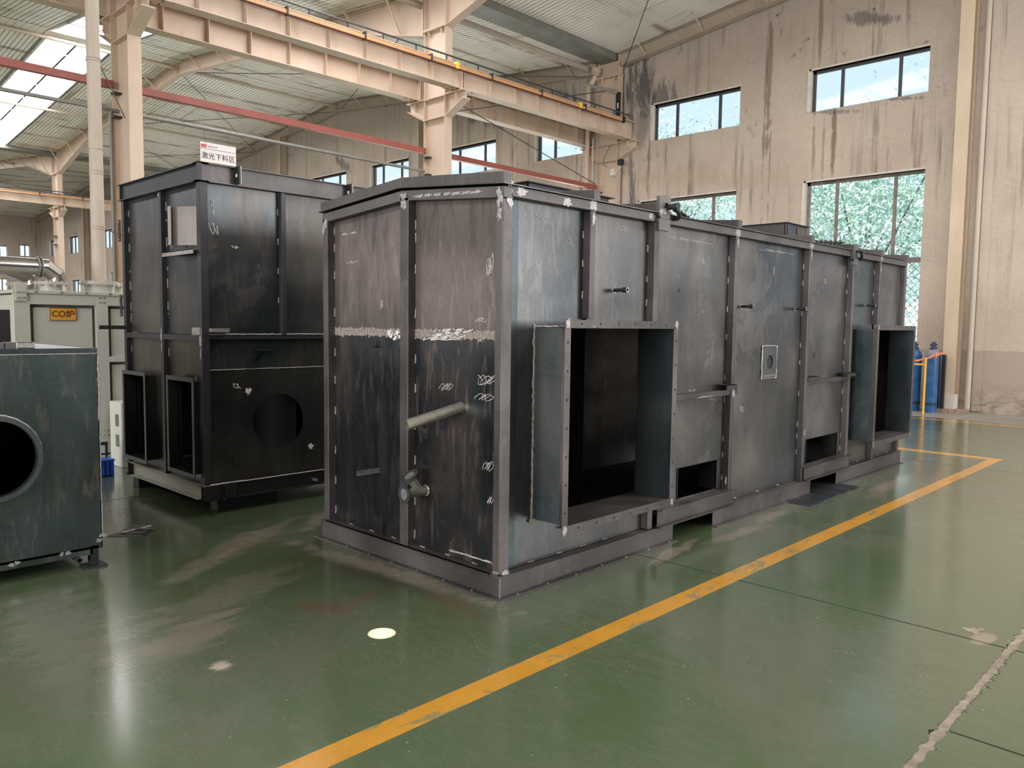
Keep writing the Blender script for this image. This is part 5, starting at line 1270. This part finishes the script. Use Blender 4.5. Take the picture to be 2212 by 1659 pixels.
# white cabinet and blue basket between the boxes
o = thing('white_cabinet', (.05, 5.75, 0), 'white narrow cabinet with two dark grilles left of the tall dark casing', 'cabinet')
BOX(.0, .5, 5.72, 6.05, 0, .70).build('cabinet_body', M['white_unit'], o, bevel=.006)
for z in (.44, .22): BOX(-.004, .0, 5.79, 5.88, z, z+.13).build('grille', M['vent_grey'], o)
o = thing('blue_basket', (-.3, 5.42, 0), 'small blue plastic crate on the floor beside the left casing', 'crate')
mb = MB()
for a in ((-.42, -.22, 5.33, 5.34), (-.42, -.22, 5.49, 5.5), (-.42, -.41, 5.33, 5.5), (-.23, -.22, 5.33, 5.5)): mb.box(a[0], a[1], a[2], a[3], 0, .165)
mb.box(-.42, -.22, 5.33, 5.5, 0, .01); mb.build('crate_body', M['basket'], o)
mb = MB(); mb.box(-.43, -.21, 5.32, 5.51, .16, .172); mb.build('crate_rim', M['basket'], o); 
for k_ in range(5): BOX(-.41+k_*.043, -.40+k_*.043, 5.322, 5.33, .01, .16).build('crate_rib', M['basket'], o)
o = thing('hand_truck', (-.28, 5.7, 0), 'black frame handle standing behind the blue crate', 'trolley')
mb = MB(); mb.tube((-.33, 5.62, 0), (-.33, 5.62, .30), .014, 8); mb.tube((-.19, 5.62, 0), (-.19, 5.62, .30), .014, 8); mb.tube((-.34, 5.62, .30), (-.18, 5.62, .30), .018, 8); mb.build('frame', M['rubber'], o)
BOX(-.275, -.25, 5.61, 5.63, 0, .26).build('white_post', M['white_unit'], o)
# scrap sheet on the floor
o = thing('scrap_sheet', (-.95, 3.0, 0), 'thin grey sheet with scrap wire frame on the floor between the casings', 'metal sheet')
MB().prism([(-1.10, 2.98), (-.90, 2.80), (-.78, 2.92), (-.86, 3.08)], 2, .001, .006).build('sheet', M['side'], o)
mb = MB(); P4 = [(-1.0, 2.98, .012), (-.88, 2.88, .012), (-.76, 3.02, .014), (-.90, 3.12, .014), (-1.0, 2.98, .012)]
for a, b_ in zip(P4[:-1], P4[1:]): mb.tube(a, b_, .004, 6)
mb.tube(P4[0], P4[2], .004, 6); mb.tube((-.95, 3.05, .02), (-.80, 2.92, .02), .004, 6); mb.build('wire_frame', M['bare'], o)

# ------------------------------------------------------------------ hanging sign
sg = thing('hanging_sign', (3.27, 10.14, 4.27), 'white hanging area sign with red logo above the tall dark casing', 'sign')
BOX(2.955, 3.59, 10.135, 10.145, 4.265, 4.592).build('sign_board', M['signpaint'], sg)
BOX(2.955, 3.59, 10.132, 10.135, 4.484, 4.489).build('divider_line', M['signink'], sg)
BOX(2.968, 3.062, 10.131, 10.135, 4.507, 4.556).build('red_logo', M['signred'], sg); BOX(2.98, 3.05, 10.130, 10.131, 4.526, 4.536).build('logo_stripe', M['strap'], sg)
for i in range(5):
    x = 3.09+i*.035; BOX(x, x+.02, 10.132, 10.135, 4.528, 4.533).build('small_glyph', M['signink'], sg); BOX(x+.007, x+.012, 10.132, 10.135, 4.520, 4.545).build('small_glyph', M['signink'], sg); BOX(x+.002, x+.018, 10.132, 10.135, 4.519, 4.523).build('small_glyph', M['signink'], sg)
text('激光下料区', (3.272, 10.133, 4.365), .118, 'signink', sg, bold=.0004, spacing=1.04)
for x in (3.05, 3.48):
    MB().tube((x, 10.14, 4.58), (x, 10.2, 4.82), .003, 5).build('hanger_wire', M['cable'], sg); MB().tube((x, 10.131, 4.575), (x, 10.136, 4.575), .006, 8).build('hanger_hole', M['signink'], sg)

# ------------------------------------------------------------------ gas cylinders by the wall column
def cylinder(x, y, lab, s=1.0):
    t = thing('gas_cylinder', (x, y, 0), lab, 'gas cylinder', 'gas cylinders'); r = .118*s
    MB().lathe(x, y, [(r*.98, .0), (r*.98, .10), (r, .11), (r, 1.02*s), (r*.97, 1.08*s)], 28).build('cylinder_body', M['bluecyl'], t, smooth=True)
    MB().lathe(x, y, [(r*.97, 1.08*s), (r*.86, 1.13*s), (r*.6, 1.18*s), (r*.42, 1.20*s)], 28).build('cylinder_shoulder', M['cylgrey'] if 'dusty' in lab else M['bluecyl'], t, smooth=True)
    MB().lathe(x, y, [(r*.45, 1.20*s), (r*.47, 1.235*s), (r*.25, 1.24*s)], 16).build('neck_ring', M['valve'], t)
    MB().lathe(x, y, [(.028, 1.235*s), (.032, 1.30*s), (.02, 1.31*s), (.02, 1.345*s)], 12).build('valve', M['valve'], t); MB().tube((x, y-.05, 1.29*s), (x, y+.05, 1.29*s), .016, 8).build('valve_outlet', M['valve'], t)
    for z in (.14, .17): MB().lathe(x, y, [(r+.006, z), (r+.006, z+.016)], 28).build('base_band', M['rubber'], t)
cylinder(13.36, 1.94, 'blue gas cylinder, left one beside the far open duct'); cylinder(13.30, 1.62, 'blue gas cylinder with dusty grey shoulder, front right one'); cylinder(13.62, 1.68, 'blue gas cylinder with dusty shoulder, standing behind the right one')
fr = thing('cylinder_rack', (12.7, 1.55, 0), 'yellow pipe rack rail in front of the blue gas cylinders', 'rack')
MB().path([(12.72, 1.56, 0), (12.72, 1.56, 1.06)], .02, 10).build('rack_post', M['yellow'], fr, smooth=True)
MB().path([(12.72, 1.57, .93), (12.72, 2.4, .93)], .018, 10).build('rack_rail', M['yellow'], fr, smooth=True); MB().path([(12.72, 2.4, 0), (12.72, 2.4, 1.06)], .02, 10).build('rack_post', M['yellow'], fr, smooth=True)
stp = MB(); stp.path([(12.70, 1.98, 1.0), (12.72, 1.7, 1.0), (12.76, 1.52, 1.06), (12.9, 1.42, 1.12), (13.3, 1.42, 1.14)], .018, 6); stp.path([(12.84+.05*math.cos(a/8*6.28), 1.42+.02*math.cos(a/8*6.28), 1.10+.05*math.sin(a/8*6.28)) for a in range(9)], .016, 6)
tag(stp.build('ratchet_strap', M['strap']), 'orange strap tied around the yellow rack and gas cylinders', 'strap')
o = BOX(13.55, 13.62, 1.46, 1.52, .0, 1.1).build('scrap_board', M['gunmetal']); tag(o, 'narrow dark board standing between the cylinders and the wall column', 'board')

# ------------------------------------------------------------------ outside
gr = MB().box(14.3, 90, -60, 120, -.3, -.15); struct(gr, 'ground', M['leafwhite'])
bw = MB().box(30, 30.3, -40, 110, -.15, 2.6); tag(bw.build('boundary_wall', M['leafwhite']), 'white boundary wall outside behind the trees', 'wall')
def tree(x, y, h, r, lab, nl, seed):
    rg = random.Random(seed); t = thing('tree', (x, y, -.15), lab, 'tree')
    mb = MB(); mb.tube((x, y, -.15), (x+.1, y, h*.45), .16, 8, .1)
    cl = []
    for i in range(16):
        a = rg.random()*6.28; rr = r*rg.uniform(.2, .85); z = h*rg.uniform(.38, .93); c = Vector((x+rr*math.cos(a), y+rr*math.sin(a), z)); cl.append(c)
        mb.tube((x+.05, y, h*rg.uniform(.25, .45)), c, .05, 5, .015)
    mb.build('trunk', M['bark'], t)
    v = []; f = []
    for i in range(nl):
        c = cl[i % 16]; p = c+Vector((rg.gauss(0, 1), rg.gauss(0, 1), rg.gauss(0, .8)))*r*.30
        d = Vector((rg.gauss(0, 1), rg.gauss(0, 1), rg.gauss(0, 1)-.3)).normalized(); s_ = d.orthogonal().normalized(); s_.rotate(Matrix.Rotation(rg.random()*6.28, 3, d))
        L = rg.uniform(.10, .2); W = L*.42; k = len(v); v += [p, p+d*L*.5+s_*W*.5, p+d*L, p+d*L*.5-s_*W*.5]; f.append((k, k+1, k+2, k+3))
    mb = MB(); mb.v = [tuple(q) for q in v]; mb.f = f; mb.mi = [0]*len(f); mb.build('foliage', M['leaf'], t, kind='stuff')
tree(21.8, 6.2, 7.4, 3.3, 'leafy green tree filling the tall right window', 26000, 1)
tree(22.5, 14.2, 8.9, 3.2, 'green tree with visible branches outside the window behind the casing roof', 17000, 3)
tree(21.0, 62.0, 8.0, 3.0, 'distant bright green tree outside the far left window', 5000, 4)
